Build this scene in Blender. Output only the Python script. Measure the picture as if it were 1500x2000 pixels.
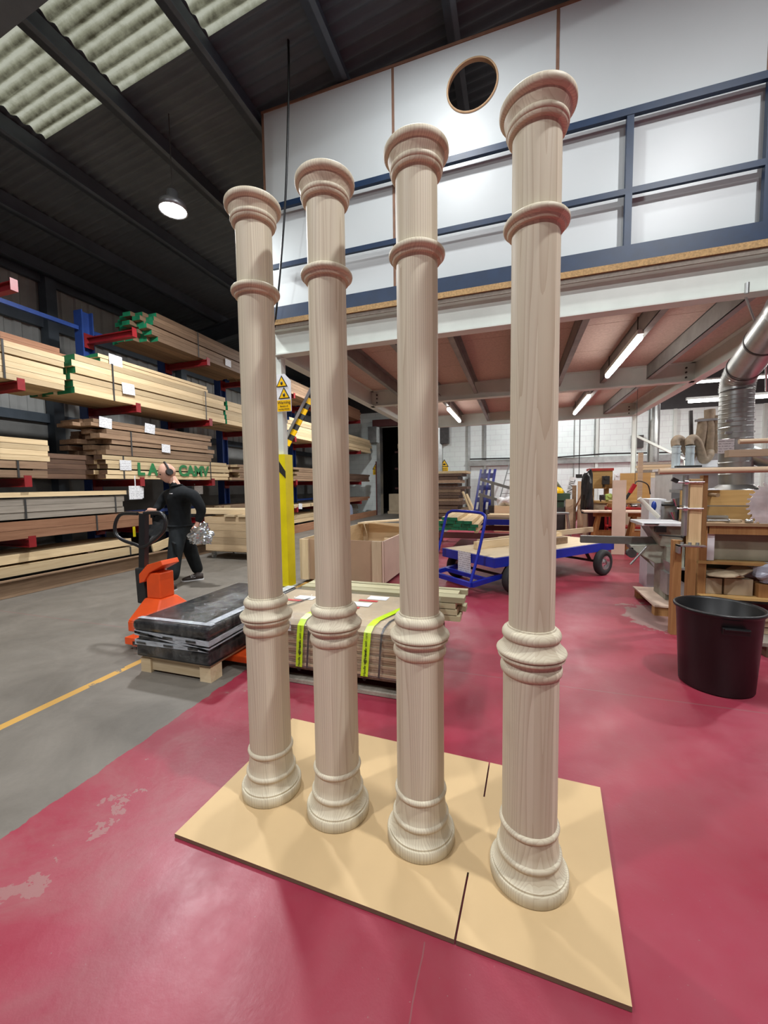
import bpy, bmesh, math, random
from mathutils import Vector, Matrix, Euler
from math import sin, cos, pi, radians, sqrt, atan2
random.seed(7)
for o in list(bpy.data.objects): bpy.data.objects.remove(o)
scene = bpy.context.scene
COL = scene.collection

# ------------------------------------------------------------------ camera
F = 780.0; CAM_H = 1.45
YAW, PITCH, ROLL = radians(18.4), radians(3.85), radians(0.75)
fwd = Vector((-sin(YAW)*cos(PITCH), cos(YAW)*cos(PITCH), -sin(PITCH)))
r0 = Vector((cos(YAW), sin(YAW), 0)); u0 = r0.cross(fwd)
rgt = r0*cos(ROLL) - u0*sin(ROLL); upv = u0*cos(ROLL) + r0*sin(ROLL)
CP = Vector((0, 0, CAM_H))
cam = bpy.data.cameras.new('camera'); cam_o = bpy.data.objects.new('camera', cam); COL.objects.link(cam_o)
cam.sensor_fit = 'VERTICAL'; cam.sensor_height = 36.0; cam.sensor_width = 27.0
cam.lens = F/2000.0*36.0; cam.clip_start = 0.05; cam.clip_end = 200
m = Matrix((rgt, upv, -fwd)).transposed().to_4x4(); m.translation = CP
cam_o.matrix_world = m
scene.camera = cam_o
# ------------------------------------------------------------------ world, exposure
world = bpy.data.worlds.new('world'); scene.world = world; world.use_nodes = True
WB = world.node_tree.nodes['Background']; WB.inputs[0].default_value = (0.93, 0.97, 1.0, 1); WB.inputs[1].default_value = 0.75
vs = scene.view_settings
vs.view_transform = 'Standard'; vs.look = 'None'; vs.exposure = -0.5; vs.gamma = 1.0; vs.use_curve_mapping = False

# survey helpers: rays of the measured camera against known planes of the building
def ray(x, y): return fwd*F + rgt*(x-750) - upv*(y-1000)
def G(x, y, z=0.0):
    d = ray(x, y); return CP + d*((z-CAM_H)/d.z)
def AY(x, y, Y):
    d = ray(x, y); return CP + d*(Y/d.y)
def AX(x, y, X):
    d = ray(x, y); return CP + d*(X/d.x)

# ------------------------------------------------------------------ materials
MATS = {}
def nt(name):
    m = bpy.data.materials.new(name); m.use_nodes = True
    t = m.node_tree; return m, t, t.nodes['Principled BSDF']
def N(t, typ, **kw):
    n = t.nodes.new(typ)
    for k, v in kw.items(): setattr(n, k, v)
    return n
def c4(c): return (c[0], c[1], c[2], 1.0)
def srgb(r, g, b):
    f = lambda v: (v/255/12.92) if v/255 <= 0.04045 else ((v/255+0.055)/1.055)**2.4
    return (f(r), f(g), f(b))
def ramp(t, fac, stops):
    r = N(t, 'ShaderNodeValToRGB'); e = r.color_ramp.elements
    while len(e) < len(stops): e.new(0.5)
    for el, (p, c) in zip(e, stops): el.position = p; el.color = c4(c)
    t.links.new(fac, r.inputs[0]); return r.outputs[0]
def mixc(t, fac, a, b, mode='MIX'):
    n = N(t, 'ShaderNodeMix', data_type='RGBA', blend_type=mode)
    for sock, v in ((n.inputs[0], fac), (n.inputs[6], a), (n.inputs[7], b)):
        if isinstance(v, (int, float)): sock.default_value = v
        elif isinstance(v, tuple): sock.default_value = c4(v)
        else: t.links.new(v, sock)
    return n.outputs[2]
def math_n(t, op, a, b=None, c=None):
    n = N(t, 'ShaderNodeMath', operation=op)
    for s, v in zip(n.inputs, (a, b, c)):
        if v is None: continue
        if isinstance(v, (int, float)): s.default_value = v
        else: t.links.new(v, s)
    return n.outputs[0]
def noise(t, vec, scale, detail=3, rough=0.55, dist=0.0):
    n = N(t, 'ShaderNodeTexNoise'); n.inputs['Scale'].default_value = scale; n.inputs['Detail'].default_value = detail
    n.inputs['Roughness'].default_value = rough; n.inputs['Distortion'].default_value = dist
    if vec is not None: t.links.new(vec, n.inputs['Vector'])
    return n.outputs['Fac']
def objvec(t, scale=(1, 1, 1), rand=True):
    tc = N(t, 'ShaderNodeTexCoord'); mp = N(t, 'ShaderNodeMapping'); mp.inputs['Scale'].default_value = scale
    if rand:
        oi = N(t, 'ShaderNodeObjectInfo'); add = N(t, 'ShaderNodeVectorMath', operation='ADD')
        k = math_n(t, 'MULTIPLY', oi.outputs['Random'], 37.0)
        t.links.new(tc.outputs['Object'], add.inputs[0]); t.links.new(k, add.inputs[1]); t.links.new(add.outputs[0], mp.inputs[0])
    else: t.links.new(tc.outputs['Object'], mp.inputs[0])
    return mp.outputs[0]
def bump(t, bs, h, strength, dist=0.01):
    b = N(t, 'ShaderNodeBump'); b.inputs['Strength'].default_value = strength; b.inputs['Distance'].default_value = dist
    t.links.new(h, b.inputs['Height']); t.links.new(b.outputs[0], bs.inputs['Normal'])
def plain(name, col, rough=0.5, metal=0.0, var=0.12, nscale=6.0, spec=None, bmp=0.0):
    if name in MATS: return MATS[name]
    m, t, bs = nt(name); v = objvec(t); f = noise(t, v, nscale, 4)
    lo = tuple(max(0, c*(1-var)) for c in col); hi = tuple(min(1, c*(1+var)) for c in col)
    t.links.new(ramp(t, f, [(0.3, lo), (0.7, hi)]), bs.inputs['Base Color'])
    bs.inputs['Roughness'].default_value = rough; bs.inputs['Metallic'].default_value = metal
    if spec is not None: bs.inputs['Specular IOR Level'].default_value = spec
    if bmp: bump(t, bs, f, bmp)
    MATS[name] = m; return m
def wood(name, c1, c2, axis='Y', sc=22.0, var=0.25, rough=0.62):
    if name in MATS: return MATS[name]
    m, t, bs = nt(name); s = [1.0, 1.0, 1.0]; s['XYZ'.index(axis)] = 0.06
    v = objvec(t, tuple(s)); f = noise(t, v, sc, 4, 0.6, 0.6); f2 = noise(t, v, sc*5, 2, 0.5, 0.2)
    g = mixc(t, 0.3, f, f2)
    col = ramp(t, g, [(0.30, c2), (0.5, tuple((a+b)/2 for a, b in zip(c1, c2))), (0.68, c1)])
    oi = N(t, 'ShaderNodeObjectInfo'); k = math_n(t, 'MULTIPLY_ADD', oi.outputs['Random'], var*2, 1.0-var)
    kk = N(t, 'ShaderNodeCombineColor'); [t.links.new(k, kk.inputs[i]) for i in range(3)]
    t.links.new(mixc(t, 1.0, col, kk.outputs[0], 'MULTIPLY'), bs.inputs['Base Color'])
    bs.inputs['Roughness'].default_value = rough; bs.inputs['Specular IOR Level'].default_value = 0.25
    MATS[name] = m; return m
def glow(name, col, strength):
    if name in MATS: return MATS[name]
    m, t, bs = nt(name); bs.inputs['Base Color'].default_value = c4(col)
    bs.inputs['Emission Color'].default_value = c4(col); bs.inputs['Emission Strength'].default_value = strength
    MATS[name] = m; return m

# ------------------------------------------------------------------ mesh builder
class MB:
    def __init__(s): s.v = []; s.f = []; s.mi = []; s.cur = 0; s.sm = []; s.smooth = False
    def add(s, vs, fs):
        b = len(s.v); s.v += [tuple(p) for p in vs]
        for f in fs: s.f.append([i+b for i in f]); s.mi.append(s.cur); s.sm.append(s.smooth)
        return s
    def box(s, c, size, rot=None):
        hx, hy, hz = (q/2 for q in size); pts = [Vector((x, y, z)) for x in (-hx, hx) for y in (-hy, hy) for z in (-hz, hz)]
        if rot is not None: pts = [rot @ p for p in pts]
        c = Vector(c)
        return s.add([p+c for p in pts], [(0, 1, 3, 2), (4, 6, 7, 5), (0, 4, 5, 1), (2, 3, 7, 6), (0, 2, 6, 4), (1, 5, 7, 3)])
    def mm(s, a, b): return s.box([(p+q)/2 for p, q in zip(a, b)], [abs(q-p) for p, q in zip(a, b)])
    def bar(s, p0, p1, w, h, up=Vector((0, 0, 1))):
        p0, p1 = Vector(p0), Vector(p1); d = p1-p0; L = d.length; d.normalize()
        x = d.cross(up)
        if x.length < 1e-4: x = d.cross(Vector((0, 1, 0)))
        x.normalize(); z = x.cross(d)
        R = Matrix((x, d, z)).transposed()
        return s.box((p0+p1)/2, (w, L, h), R)
    def cyl(s, p0, p1, r, seg=16, r2=None, caps=True):
        p0, p1 = Vector(p0), Vector(p1); r2 = r if r2 is None else r2; d = (p1-p0).normalized()
        x = d.orthogonal().normalized(); y = d.cross(x); vs = []
        for p, rr in ((p0, r), (p1, r2)):
            for i in range(seg):
                a = 2*pi*i/seg; vs.append(p+x*rr*cos(a)+y*rr*sin(a))
        k = s.smooth; s.smooth = True
        s.add(vs, [(i, (i+1) % seg, seg+(i+1) % seg, seg+i) for i in range(seg)]); s.smooth = False
        if caps:
            s.add(vs[:seg], [tuple(range(seg))[::-1]]); s.add(vs[seg:], [tuple(range(seg))])
        s.smooth = k; return s
    def tube(s, path, r, seg=8, caps=True):
        P = [Vector(p) for p in path]; rs = r if isinstance(r, (list, tuple)) else [r]*len(P)
        vs = []; x = None
        for i, p in enumerate(P):
            d = (P[min(i+1, len(P)-1)]-P[max(i-1, 0)]).normalized()
            if x is None: x = d.orthogonal().normalized()
            x = (x-d*x.dot(d))
            x = x.normalized() if x.length > 1e-5 else d.orthogonal().normalized()
            y = d.cross(x)
            for k in range(seg):
                a = 2*pi*k/seg; vs.append(p+x*rs[i]*cos(a)+y*rs[i]*sin(a))
        k0 = s.smooth; s.smooth = True
        fs = [(i*seg+k, i*seg+(k+1) % seg, (i+1)*seg+(k+1) % seg, (i+1)*seg+k) for i in range(len(P)-1) for k in range(seg)]
        s.add(vs, fs); s.smooth = k0
        if caps: s.add(vs[:seg], [tuple(range(seg))[::-1]]); s.add(vs[-seg:], [tuple(range(seg))])
        return s
    def lathe(s, prof, seg=32, c=(0, 0, 0), axis=None):
        vs = []; c = Vector(c); n = len(prof)
        for r, z in prof:
            for k in range(seg):
                a = 2*pi*k/seg; p = Vector((r*cos(a), r*sin(a), z))
                if axis is not None: p = axis @ p
                vs.append(p+c)
        fs = [(i*seg+k, i*seg+(k+1) % seg, (i+1)*seg+(k+1) % seg, (i+1)*seg+k) for i in range(n-1) for k in range(seg)]
        k0 = s.smooth; s.smooth = True; s.add(vs, fs); s.smooth = k0; return s
    def prism(s, poly, a, b, fn):
        # poly: 2-D outline; fn(u, v, w) -> 3-D point; w runs a..b
        n = len(poly); vs = [fn(u, v, a) for u, v in poly]+[fn(u, v, b) for u, v in poly]
        return s.add(vs, [tuple(range(n))[::-1], tuple(range(n, 2*n))]+[(i, (i+1) % n, n+(i+1) % n, n+i) for i in range(n)])
    def sphere(s, c, r, seg=12, rings=8, sc=(1, 1, 1)):
        prof = [(max(1e-4, sin(pi*i/rings)), -cos(pi*i/rings)) for i in range(rings+1)]
        vs = []; c = Vector(c)
        for pr, z in prof:
            for k in range(seg):
                a = 2*pi*k/seg; vs.append(Vector((pr*cos(a)*r*sc[0], pr*sin(a)*r*sc[1], z*r*sc[2]))+c)
        fs = [(i*seg+k, i*seg+(k+1) % seg, (i+1)*seg+(k+1) % seg, (i+1)*seg+k) for i in range(rings) for k in range(seg)]
        k0 = s.smooth; s.smooth = True; s.add(vs, fs); s.smooth = k0; return s
    def mesh(s, name, mats):
        me = bpy.data.meshes.new(name); me.from_pydata(s.v, [], s.f); me.update()
        for mt in (mats if isinstance(mats, (list, tuple)) else [mats]): me.materials.append(mt)
        me.polygons.foreach_set('material_index', s.mi); me.polygons.foreach_set('use_smooth', s.sm)
        bm = bmesh.new(); bm.from_mesh(me); bmesh.ops.recalc_face_normals(bm, faces=bm.faces); bm.to_mesh(me); bm.free()
        return me
    def build(s, name, mats, parent=None, bevel=0.0):
        o = link(name, s.mesh(name, mats), parent)
        if bevel:
            b = o.modifiers.new('bevel', 'BEVEL'); b.width = bevel; b.segments = 2; b.limit_method = 'ANGLE'
        return o
def link(name, data, parent=None, loc=None, rz=0.0):
    o = bpy.data.objects.new(name, data); COL.objects.link(o)
    if parent is not None: o.parent = parent
    if loc is not None: o.location = loc
    if rz: o.rotation_euler.z = rz
    return o
def tag(o, label=None, cat=None, group=None, kind=None):
    if label: o['label'] = label
    if cat: o['category'] = cat
    if group: o['group'] = group
    if kind: o['kind'] = kind
    return o
def thing(name, label, cat, loc=(0, 0, 0), rz=0.0, group=None, kind=None):
    o = link(name, None, None, loc, rz); o.empty_display_size = 0.1
    return tag(o, label, cat, group, kind)
def struct(o): o['kind'] = 'structure'; return o
def copy_tree(o, parent=None):
    c = o.copy(); COL.objects.link(c); c.parent = parent
    for ch in list(o.children): copy_tree(ch, c)
    return c
def text_mesh(s, size, M, mat, parent, name='lettering', ext=0.0008, align='CENTER', bold=0.0):
    cu = bpy.data.curves.new('t', 'FONT'); cu.body = s; cu.size = size; cu.extrude = ext; cu.offset = bold; cu.align_x = align; cu.align_y = 'CENTER'
    tmp = bpy.data.objects.new('t', cu); COL.objects.link(tmp)
    dg = bpy.context.evaluated_depsgraph_get(); me = bpy.data.meshes.new_from_object(tmp.evaluated_get(dg))
    bpy.data.objects.remove(tmp); me.transform(M); me.materials.clear(); me.materials.append(mat)
    return link(name, me, parent)
def frame(o, x, y):
    x = Vector(x).normalized(); y = Vector(y); y = (y-x*y.dot(x)).normalized(); z = x.cross(y)
    M = Matrix((x, y, z)).transposed().to_4x4(); M.translation = Vector(o); return M
def bez(p, n=8):
    # Catmull-Rom through points
    P = [Vector(q) for q in p]; out = []
    for i in range(len(P)-1):
        a, b, c, d = P[max(i-1, 0)], P[i], P[i+1], P[min(i+2, len(P)-1)]
        for k in range(n):
            t = k/n; out.append(0.5*((2*b)+(c-a)*t+(2*a-5*b+4*c-d)*t*t+(3*b-a-3*c+d)*t**3))
    out.append(P[-1]); return out

# common materials
white_steel = plain('white_painted_steel', (0.60, 0.635, 0.585), 0.45, 0, 0.06, 3)
blue_paint = plain('blue_paint', srgb(9, 40, 72), 0.45, 0, 0.15, 8)
blue_bright = plain('bright_blue_paint', srgb(22, 40, 150), 0.35, 0, 0.12, 8)
rack_blue = plain('rack_blue_paint', srgb(40, 70, 140), 0.45, 0, 0.2, 6)
rack_red = plain('rack_red_paint', srgb(128, 22, 28), 0.45, 0, 0.2, 6)
galv = plain('galvanised_steel', (0.42, 0.43, 0.42), 0.35, 0.85, 0.18, 5)
dark_steel = plain('dark_steel', (0.055, 0.05, 0.048), 0.5, 0.3, 0.25, 8)
black_plastic = plain('black_plastic', (0.006, 0.006, 0.0065), 0.42, 0, 0.3, 6)
rubber = plain('black_rubber', (0.018, 0.018, 0.018), 0.75, 0, 0.25, 10)
chrome = plain('bright_metal', (0.7, 0.7, 0.7), 0.22, 1.0, 0.08, 10)
paper_white = plain('white_paper', (0.72, 0.73, 0.75), 0.7, 0, 0.05, 12)
ink = plain('black_ink', (0.015, 0.014, 0.012), 0.6, 0, 0.1)
yellow_paint = plain('safety_yellow_paint', srgb(228, 212, 10), 0.4, 0, 0.08, 4)
sign_yellow = plain('sign_yellow', srgb(240, 190, 20), 0.3, 0, 0.05, 4)
pine = wood('pine_timber', (0.62, 0.49, 0.30), (0.47, 0.34, 0.19))
pine_x = wood('pine_timber_crosswise', (0.66, 0.53, 0.35), (0.52, 0.39, 0.23), 'X')
pine_z = wood('pine_timber_upright', (0.66, 0.54, 0.36), (0.52, 0.40, 0.25), 'Z')
brown_wood = wood('brown_hardwood', (0.30, 0.20, 0.125), (0.17, 0.105, 0.065))
dark_wood = wood('dark_hardwood', (0.15, 0.09, 0.06), (0.07, 0.042, 0.03))
grey_wood = wood('grey_weathered_timber', (0.34, 0.30, 0.25), (0.22, 0.19, 0.155))
red_wood = wood('red_brown_timber', (0.36, 0.19, 0.11), (0.24, 0.11, 0.06))
orange_wood = wood('varnished_orange_timber', (0.42, 0.20, 0.07), (0.27, 0.11, 0.035), 'Z')
dowel_wood = wood('pale_oak_rail', (0.46, 0.345, 0.235), (0.34, 0.245, 0.16), 'X')
mdf = plain('mdf_board', (0.53, 0.375, 0.195), 0.7, 0, 0.05, 2.0)
mdf_brown = plain('brown_mdf', (0.40, 0.265, 0.165), 0.7, 0, 0.06, 3)
mdf_pink = plain('pale_pink_mdf', (0.60, 0.45, 0.35), 0.7, 0, 0.06, 3)
green_end = plain('green_end_sealer', srgb(25, 125, 85), 0.6, 0, 0.3, 10)
card = plain('corrugated_card', (0.42, 0.33, 0.22), 0.8, 0, 0.1, 4)
orange_paint = plain('orange_paint', srgb(225, 82, 30), 0.38, 0, 0.1, 5)
# ------------------------------------------------------------------ roof geometry constants
XW, ZW, SL = -9.3, 5.98, 0.13
def rz(x): return ZW+SL*(x-XW) if x < 4 else ZW+SL*(4-XW)-0.2*(x-4)

# ------------------------------------------------------------------ high bay lamps (their own light is in the builder)
lamp_shell = plain('lamp_grey_aluminium', (0.25, 0.25, 0.26), 0.4, 0.7)
lamp_glow = glow('lamp_lens', (0.93, 0.97, 1.0), 90.0)
def high_bay(x, y, z, power, label, radius=0.16):
    t = thing('high_bay_lamp', label, 'lamp', (x, y, z), group='high bay lamps under the roof')
    b = MB(); b.lathe([(0.001, 0.26), (0.07, 0.26), (0.08, 0.14), (0.17, 0.10), (0.19, 0.0), (0.175, 0.0), (0.16, 0.04), (0.001, 0.05)], 24); b.build('housing', lamp_shell, t)
    b = MB(); b.lathe([(0.001, -0.012), (0.1, -0.01), (0.165, 0.008), (0.165, 0.02), (0.001, 0.02)], 24); b.build('lens', lamp_glow, t)
    b = MB(); b.cyl((0, 0, 0.26), (0, 0, rz(x)-z-0.02), 0.006, 6); b.build('suspension_rod', dark_steel, t)
    L = bpy.data.lights.new('high_bay_light', 'AREA'); L.shape = 'DISK'; L.size = radius*2; L.energy = power; L.color = (0.97, 0.985, 1.0); L.spread = radians(175)
    lo = bpy.data.objects.new('high_bay_light', L); COL.objects.link(lo); lo.parent = t; lo.location = (0, 0, -0.03)
    return t
high_bay(-4.58, 4.63, 5.3, 330, 'glaring high bay lamp hanging above the timber racks')
high_bay(2.6, 1.0, 6.95, 420, 'high bay lamp hanging over the red floor beside the columns')
high_bay(-0.9, 3.3, 6.75, 120, 'high bay lamp hanging in front of the white upper partition')
high_bay(-3.6, -1.6, 6.35, 360, 'high bay lamp hanging behind the viewer over the grey aisle')
high_bay(1.4, -3.0, 6.9, 300, 'high bay lamp hanging far behind the viewer over the red floor')
high_bay(1.6, 15.6, 6.2, 420, 'added unseen high bay lamp brightening the back wall behind the mezzanine')  # extra lamp hidden by the mezzanine, added to brighten the back wall
high_bay(5.6, 7.0, 6.0, 520, 'high bay lamp hanging over the machine area past the mezzanine')
high_bay(-4.7, 11.5, 5.3, 420, 'high bay lamp hanging deep along the rack aisle')

# ------------------------------------------------------------------ floor
def floor_mat():
    m, t, bs = nt('painted_concrete_floor'); tc = N(t, 'ShaderNodeTexCoord'); v = tc.outputs['Object']
    sp = N(t, 'ShaderNodeSeparateXYZ'); t.links.new(v, sp.inputs[0]); X, Y = sp.outputs[0], sp.outputs[1]
    n1 = noise(t, v, 0.8, 5, 0.6); n2 = noise(t, v, 5.0, 5, 0.65); n3 = noise(t, v, 40.0, 3, 0.6); n4 = noise(t, v, 1.7, 6, 0.7, 0.6)
    red = ramp(t, n1, [(0.3, (0.215, 0.011, 0.025)), (0.5, (0.25, 0.019, 0.04)), (0.72, (0.29, 0.036, 0.065))])
    red = mixc(t, math_n(t, 'MULTIPLY', n2, 0.3), red, (0.28, 0.065, 0.088))
    grey = ramp(t, n4, [(0.3, (0.112, 0.099, 0.081)), (0.55, (0.155, 0.138, 0.115)), (0.75, (0.192, 0.172, 0.145))])
    grey = mixc(t, math_n(t, 'MULTIPLY', n3, 0.2), grey, (0.10, 0.09, 0.08))
    # scuffs: worn spots in the paint, denser near the paint edge
    scuff = math_n(t, 'GREATER_THAN', n4, 0.69); scuff2 = math_n(t, 'GREATER_THAN', n2, 0.66)
    edge = math_n(t, 'MULTIPLY_ADD', X, -1.4, -1.3)   # rises towards the paint edge
    n = N(t, 'ShaderNodeClamp'); t.links.new(edge, n.inputs[0]); edge = n.outputs[0]
    wear = math_n(t, 'MULTIPLY', math_n(t, 'GREATER_THAN', math_n(t, 'MULTIPLY_ADD', n2, 1.0, math_n(t, 'MULTIPLY', edge, 0.11)), 0.735), 0.45)
    mr = N(t, 'ShaderNodeMapRange'); t.links.new(n4, mr.inputs[0]); mr.inputs[1].default_value = 0.45; mr.inputs[2].default_value = 0.8; mr.inputs[3].default_value = 0.0; mr.inputs[4].default_value = 0.45
    wear = math_n(t, 'MAXIMUM', wear, math_n(t, 'MULTIPLY', mr.outputs[0], math_n(t, 'MULTIPLY_ADD', edge, 0.75, 0.25)))
    n5 = noise(t, v, 90.0, 2, 0.5); wear = math_n(t, 'MAXIMUM', wear, math_n(t, 'MULTIPLY', math_n(t, 'GREATER_THAN', n5, 0.745), 0.45))
    wear = math_n(t, 'MAXIMUM', wear, math_n(t, 'MULTIPLY', math_n(t, 'MULTIPLY', scuff, scuff2), 0.28))
    # bare patch by the machine bench
    d = math_n(t, 'SQRT', math_n(t, 'ADD', math_n(t, 'POWER', math_n(t, 'MULTIPLY', math_n(t, 'SUBTRACT', X, 1.45), 1.6), 2.0), math_n(t, 'POWER', math_n(t, 'SUBTRACT', Y, 4.9), 2.0)))
    patch = math_n(t, 'LESS_THAN', math_n(t, 'MULTIPLY_ADD', n2, 0.9, d), 0.95)
    wear = math_n(t, 'MAXIMUM', wear, math_n(t, 'MULTIPLY', patch, 0.7))
    red = mixc(t, wear, red, (0.25, 0.205, 0.175))
    mask = math_n(t, 'GREATER_THAN', math_n(t, 'ADD', X, math_n(t, 'MULTIPLY_ADD', n2, 0.10, -0.05)), -2.03)
    col = mixc(t, mask, grey, red)
    # yellow aisle line
    ya = math_n(t, 'LESS_THAN', math_n(t, 'ABSOLUTE', math_n(t, 'ADD', X, 2.99)), 0.034)
    yb = math_n(t, 'MULTIPLY', ya, math_n(t, 'LESS_THAN', n2, 0.62))
    col = mixc(t, math_n(t, 'MULTIPLY', yb, 0.85), col, (0.55, 0.30, 0.05))
    # slab joints
    j1 = math_n(t, 'LESS_THAN', math_n(t, 'ABSOLUTE', math_n(t, 'SUBTRACT', Y, 3.02)), 0.006)
    j2 = math_n(t, 'LESS_THAN', math_n(t, 'ABSOLUTE', math_n(t, 'ADD', X, math_n(t, 'MULTIPLY_ADD', n1, 0.1, 0.22))), 0.0022)
    j3 = math_n(t, 'LESS_THAN', math_n(t, 'ABSOLUTE', math_n(t, 'SUBTRACT', Y, 7.6)), 0.006)
    jj = math_n(t, 'MAXIMUM', j1, math_n(t, 'MAXIMUM', math_n(t, 'MULTIPLY', j2, math_n(t, 'LESS_THAN', Y, 1.15)), j3))
    col = mixc(t, math_n(t, 'MULTIPLY', jj, 0.6), col, (0.2, 0.09, 0.09))
    t.links.new(col, bs.inputs['Base Color'])
    t.links.new(math_n(t, 'MULTIPLY_ADD', mask, -0.18, math_n(t, 'MULTIPLY_ADD', n2, 0.35, 0.42)), bs.inputs['Roughness'])
    bump(t, bs, n3, 0.12, 0.004)
    return m
b = MB(); b.mm((-9.6, -8, -0.1), (12, 24.5, 0.0)); struct(b.build('floor', floor_mat()))

# ------------------------------------------------------------------ roof: corrugated sheets, purlins, rafters, skylights
def sheet_mat():
    m, t, bs = nt('dark_roof_sheet'); v = objvec(t, rand=False); f = noise(t, v, 1.2, 5, 0.6)
    t.links.new(ramp(t, f, [(0.3, (0.066, 0.084, 0.098)), (0.7, (0.10, 0.125, 0.142))]), bs.inputs['Base Color']); bs.inputs['Roughness'].default_value = 0.75
    return m
roof_m = sheet_mat()
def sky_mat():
    m, t, bs = nt('weathered_shaded_rooflight'); v = objvec(t, (1, 1, 1), False); f = noise(t, v, 9, 5, 0.65)
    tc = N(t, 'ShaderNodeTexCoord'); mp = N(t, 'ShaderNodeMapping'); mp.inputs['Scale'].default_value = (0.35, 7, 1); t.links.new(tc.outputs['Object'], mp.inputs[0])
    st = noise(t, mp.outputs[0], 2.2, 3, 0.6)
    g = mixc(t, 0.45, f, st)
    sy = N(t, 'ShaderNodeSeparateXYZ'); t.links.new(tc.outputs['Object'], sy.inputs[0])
    wv = math_n(t, 'MULTIPLY_ADD', math_n(t, 'SINE', math_n(t, 'MULTIPLY', sy.outputs[1], 2*pi/0.146)), 0.5, 0.5)  # valley stripes: corrugation shading put into the sheet colour along with dirt
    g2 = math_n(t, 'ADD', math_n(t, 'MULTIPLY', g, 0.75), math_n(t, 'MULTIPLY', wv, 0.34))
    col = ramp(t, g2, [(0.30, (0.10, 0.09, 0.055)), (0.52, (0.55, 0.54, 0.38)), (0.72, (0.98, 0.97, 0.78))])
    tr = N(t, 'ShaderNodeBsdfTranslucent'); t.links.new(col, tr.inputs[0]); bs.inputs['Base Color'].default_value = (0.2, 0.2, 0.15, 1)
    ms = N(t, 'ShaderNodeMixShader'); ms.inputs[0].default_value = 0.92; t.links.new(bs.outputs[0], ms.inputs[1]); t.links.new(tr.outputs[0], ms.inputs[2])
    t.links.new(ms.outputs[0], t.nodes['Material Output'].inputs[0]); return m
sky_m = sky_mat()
ceiling = struct(link('ceiling', None))
PER = 0.146
def corr(name, x0, x1, y0, y1, mat, dz=0.0, per=PER, amp=0.022, parent=ceiling, sub=6):
    b = MB(); n = max(2, int((y1-y0)/per*sub)); vs = []; xs = [x0, x1] if not (x0 < 4 < x1) else [x0, 4, x1]
    for x in xs:
        for i in range(n+1):
            y = y0+(y1-y0)*i/n; vs.append((x, y, rz(x)+dz+amp*sin(2*pi*y/per)))
    w = n+1; b.smooth = True
    b.add(vs, [(k*w+i, k*w+i+1, (k+1)*w+i+1, (k+1)*w+i) for k in range(len(xs)-1) for i in range(n)])
    return b.build(name, mat, parent)
sk = [(-6.32, -5.02), (-4.88, -3.62), (-3.48, -2.25)]
corr('roof_sheet', XW-0.2, 12.2, -8.2, 3.22, roof_m); corr('roof_sheet', XW-0.2, 12.2, 4.17, 24.4, roof_m)
xs = [XW-0.2]+[q for s_ in sk for q in s_]+[12.2]
for i in range(0, len(xs), 2): corr('roof_sheet', xs[i], xs[i+1], 3.22, 4.17, roof_m)
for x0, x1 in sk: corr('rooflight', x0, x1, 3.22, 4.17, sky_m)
purl_m = plain('purlin_grey_steel', (0.078, 0.098, 0.12), 0.55, 0.2, 0.15, 3)
pm = MB(); pm.mm((-0.045, -8, -0.25), (0.045, 20, 0)); pm.mm((-0.045, -8, -0.25), (0.11, 20, -0.235)); pme = pm.mesh('purlin', purl_m)
for x in (-9.0, -7.75, -6.42, -4.93, -3.53, -2.2, -0.8, 0.6, 2.0, 3.4, 5.5, 7.5, 9.5):
    link('purlin', pme, ceiling, (x, 0, rz(x)-0.03))
for y in (2.72, -3.2, 9.3, 15.2):
    b = MB()
    for x0, x1 in ((XW, 4), (4, 11)):
        p, q = Vector((x0, y, rz(x0)-0.5)), Vector((x1, y, rz(x1)-0.5))
        b.bar(p, q, 0.03, 0.44); b.bar(p+Vector((0, 0, -0.21)), q+Vector((0, 0, -0.21)), 0.2, 0.025); b.bar(p+Vector((0, 0, 0.21)), q+Vector((0, 0, 0.21)), 0.2, 0.025)
    b.build('rafter', purl_m, ceiling)

# ------------------------------------------------------------------ left wall: block dado, ribbed cladding, girts
clad_m = plain('grey_wall_cladding', (0.36, 0.365, 0.35), 0.6, 0, 0.2, 1.2)
block_m = plain('dark_grey_blockwork', (0.19, 0.19, 0.18), 0.85, 0, 0.25, 1.5)
wl = struct(link('wall_left', None))
b = MB(); b.mm((XW-0.2, -8, 0), (XW, 18.4, 2.9)); b.build('dado', block_m, wl)
b = MB(); vs = []; ys = []; y = -8.0
while y < 18.4: ys += [(y, 0), (y+0.12, 0), (y+0.15, 0.035), (y+0.27, 0.035)]; y += 0.30
for z in (2.9, 6.05): vs += [(XW-0.06+d, yy, z) for yy, d in ys]
n = len(ys); b.add(vs, [(i, i+1, n+i+1, n+i) for i in range(n-1)]); b.build('cladding_sheet', clad_m, wl)
for z in (2.92, 4.85, 5.75):
    b = MB(); b.mm((XW, -8, z-0.09), (XW+0.09, 18.4, z+0.09)); b.build('girt', purl_m, wl)
for y in (4.35, 5.9, 9.3, 15.2):
    b = MB(); b.mm((XW+0.0, y-0.1, 0), (XW+0.22, y+0.1, 6.0)); b.build('stanchion', purl_m, wl)

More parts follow.
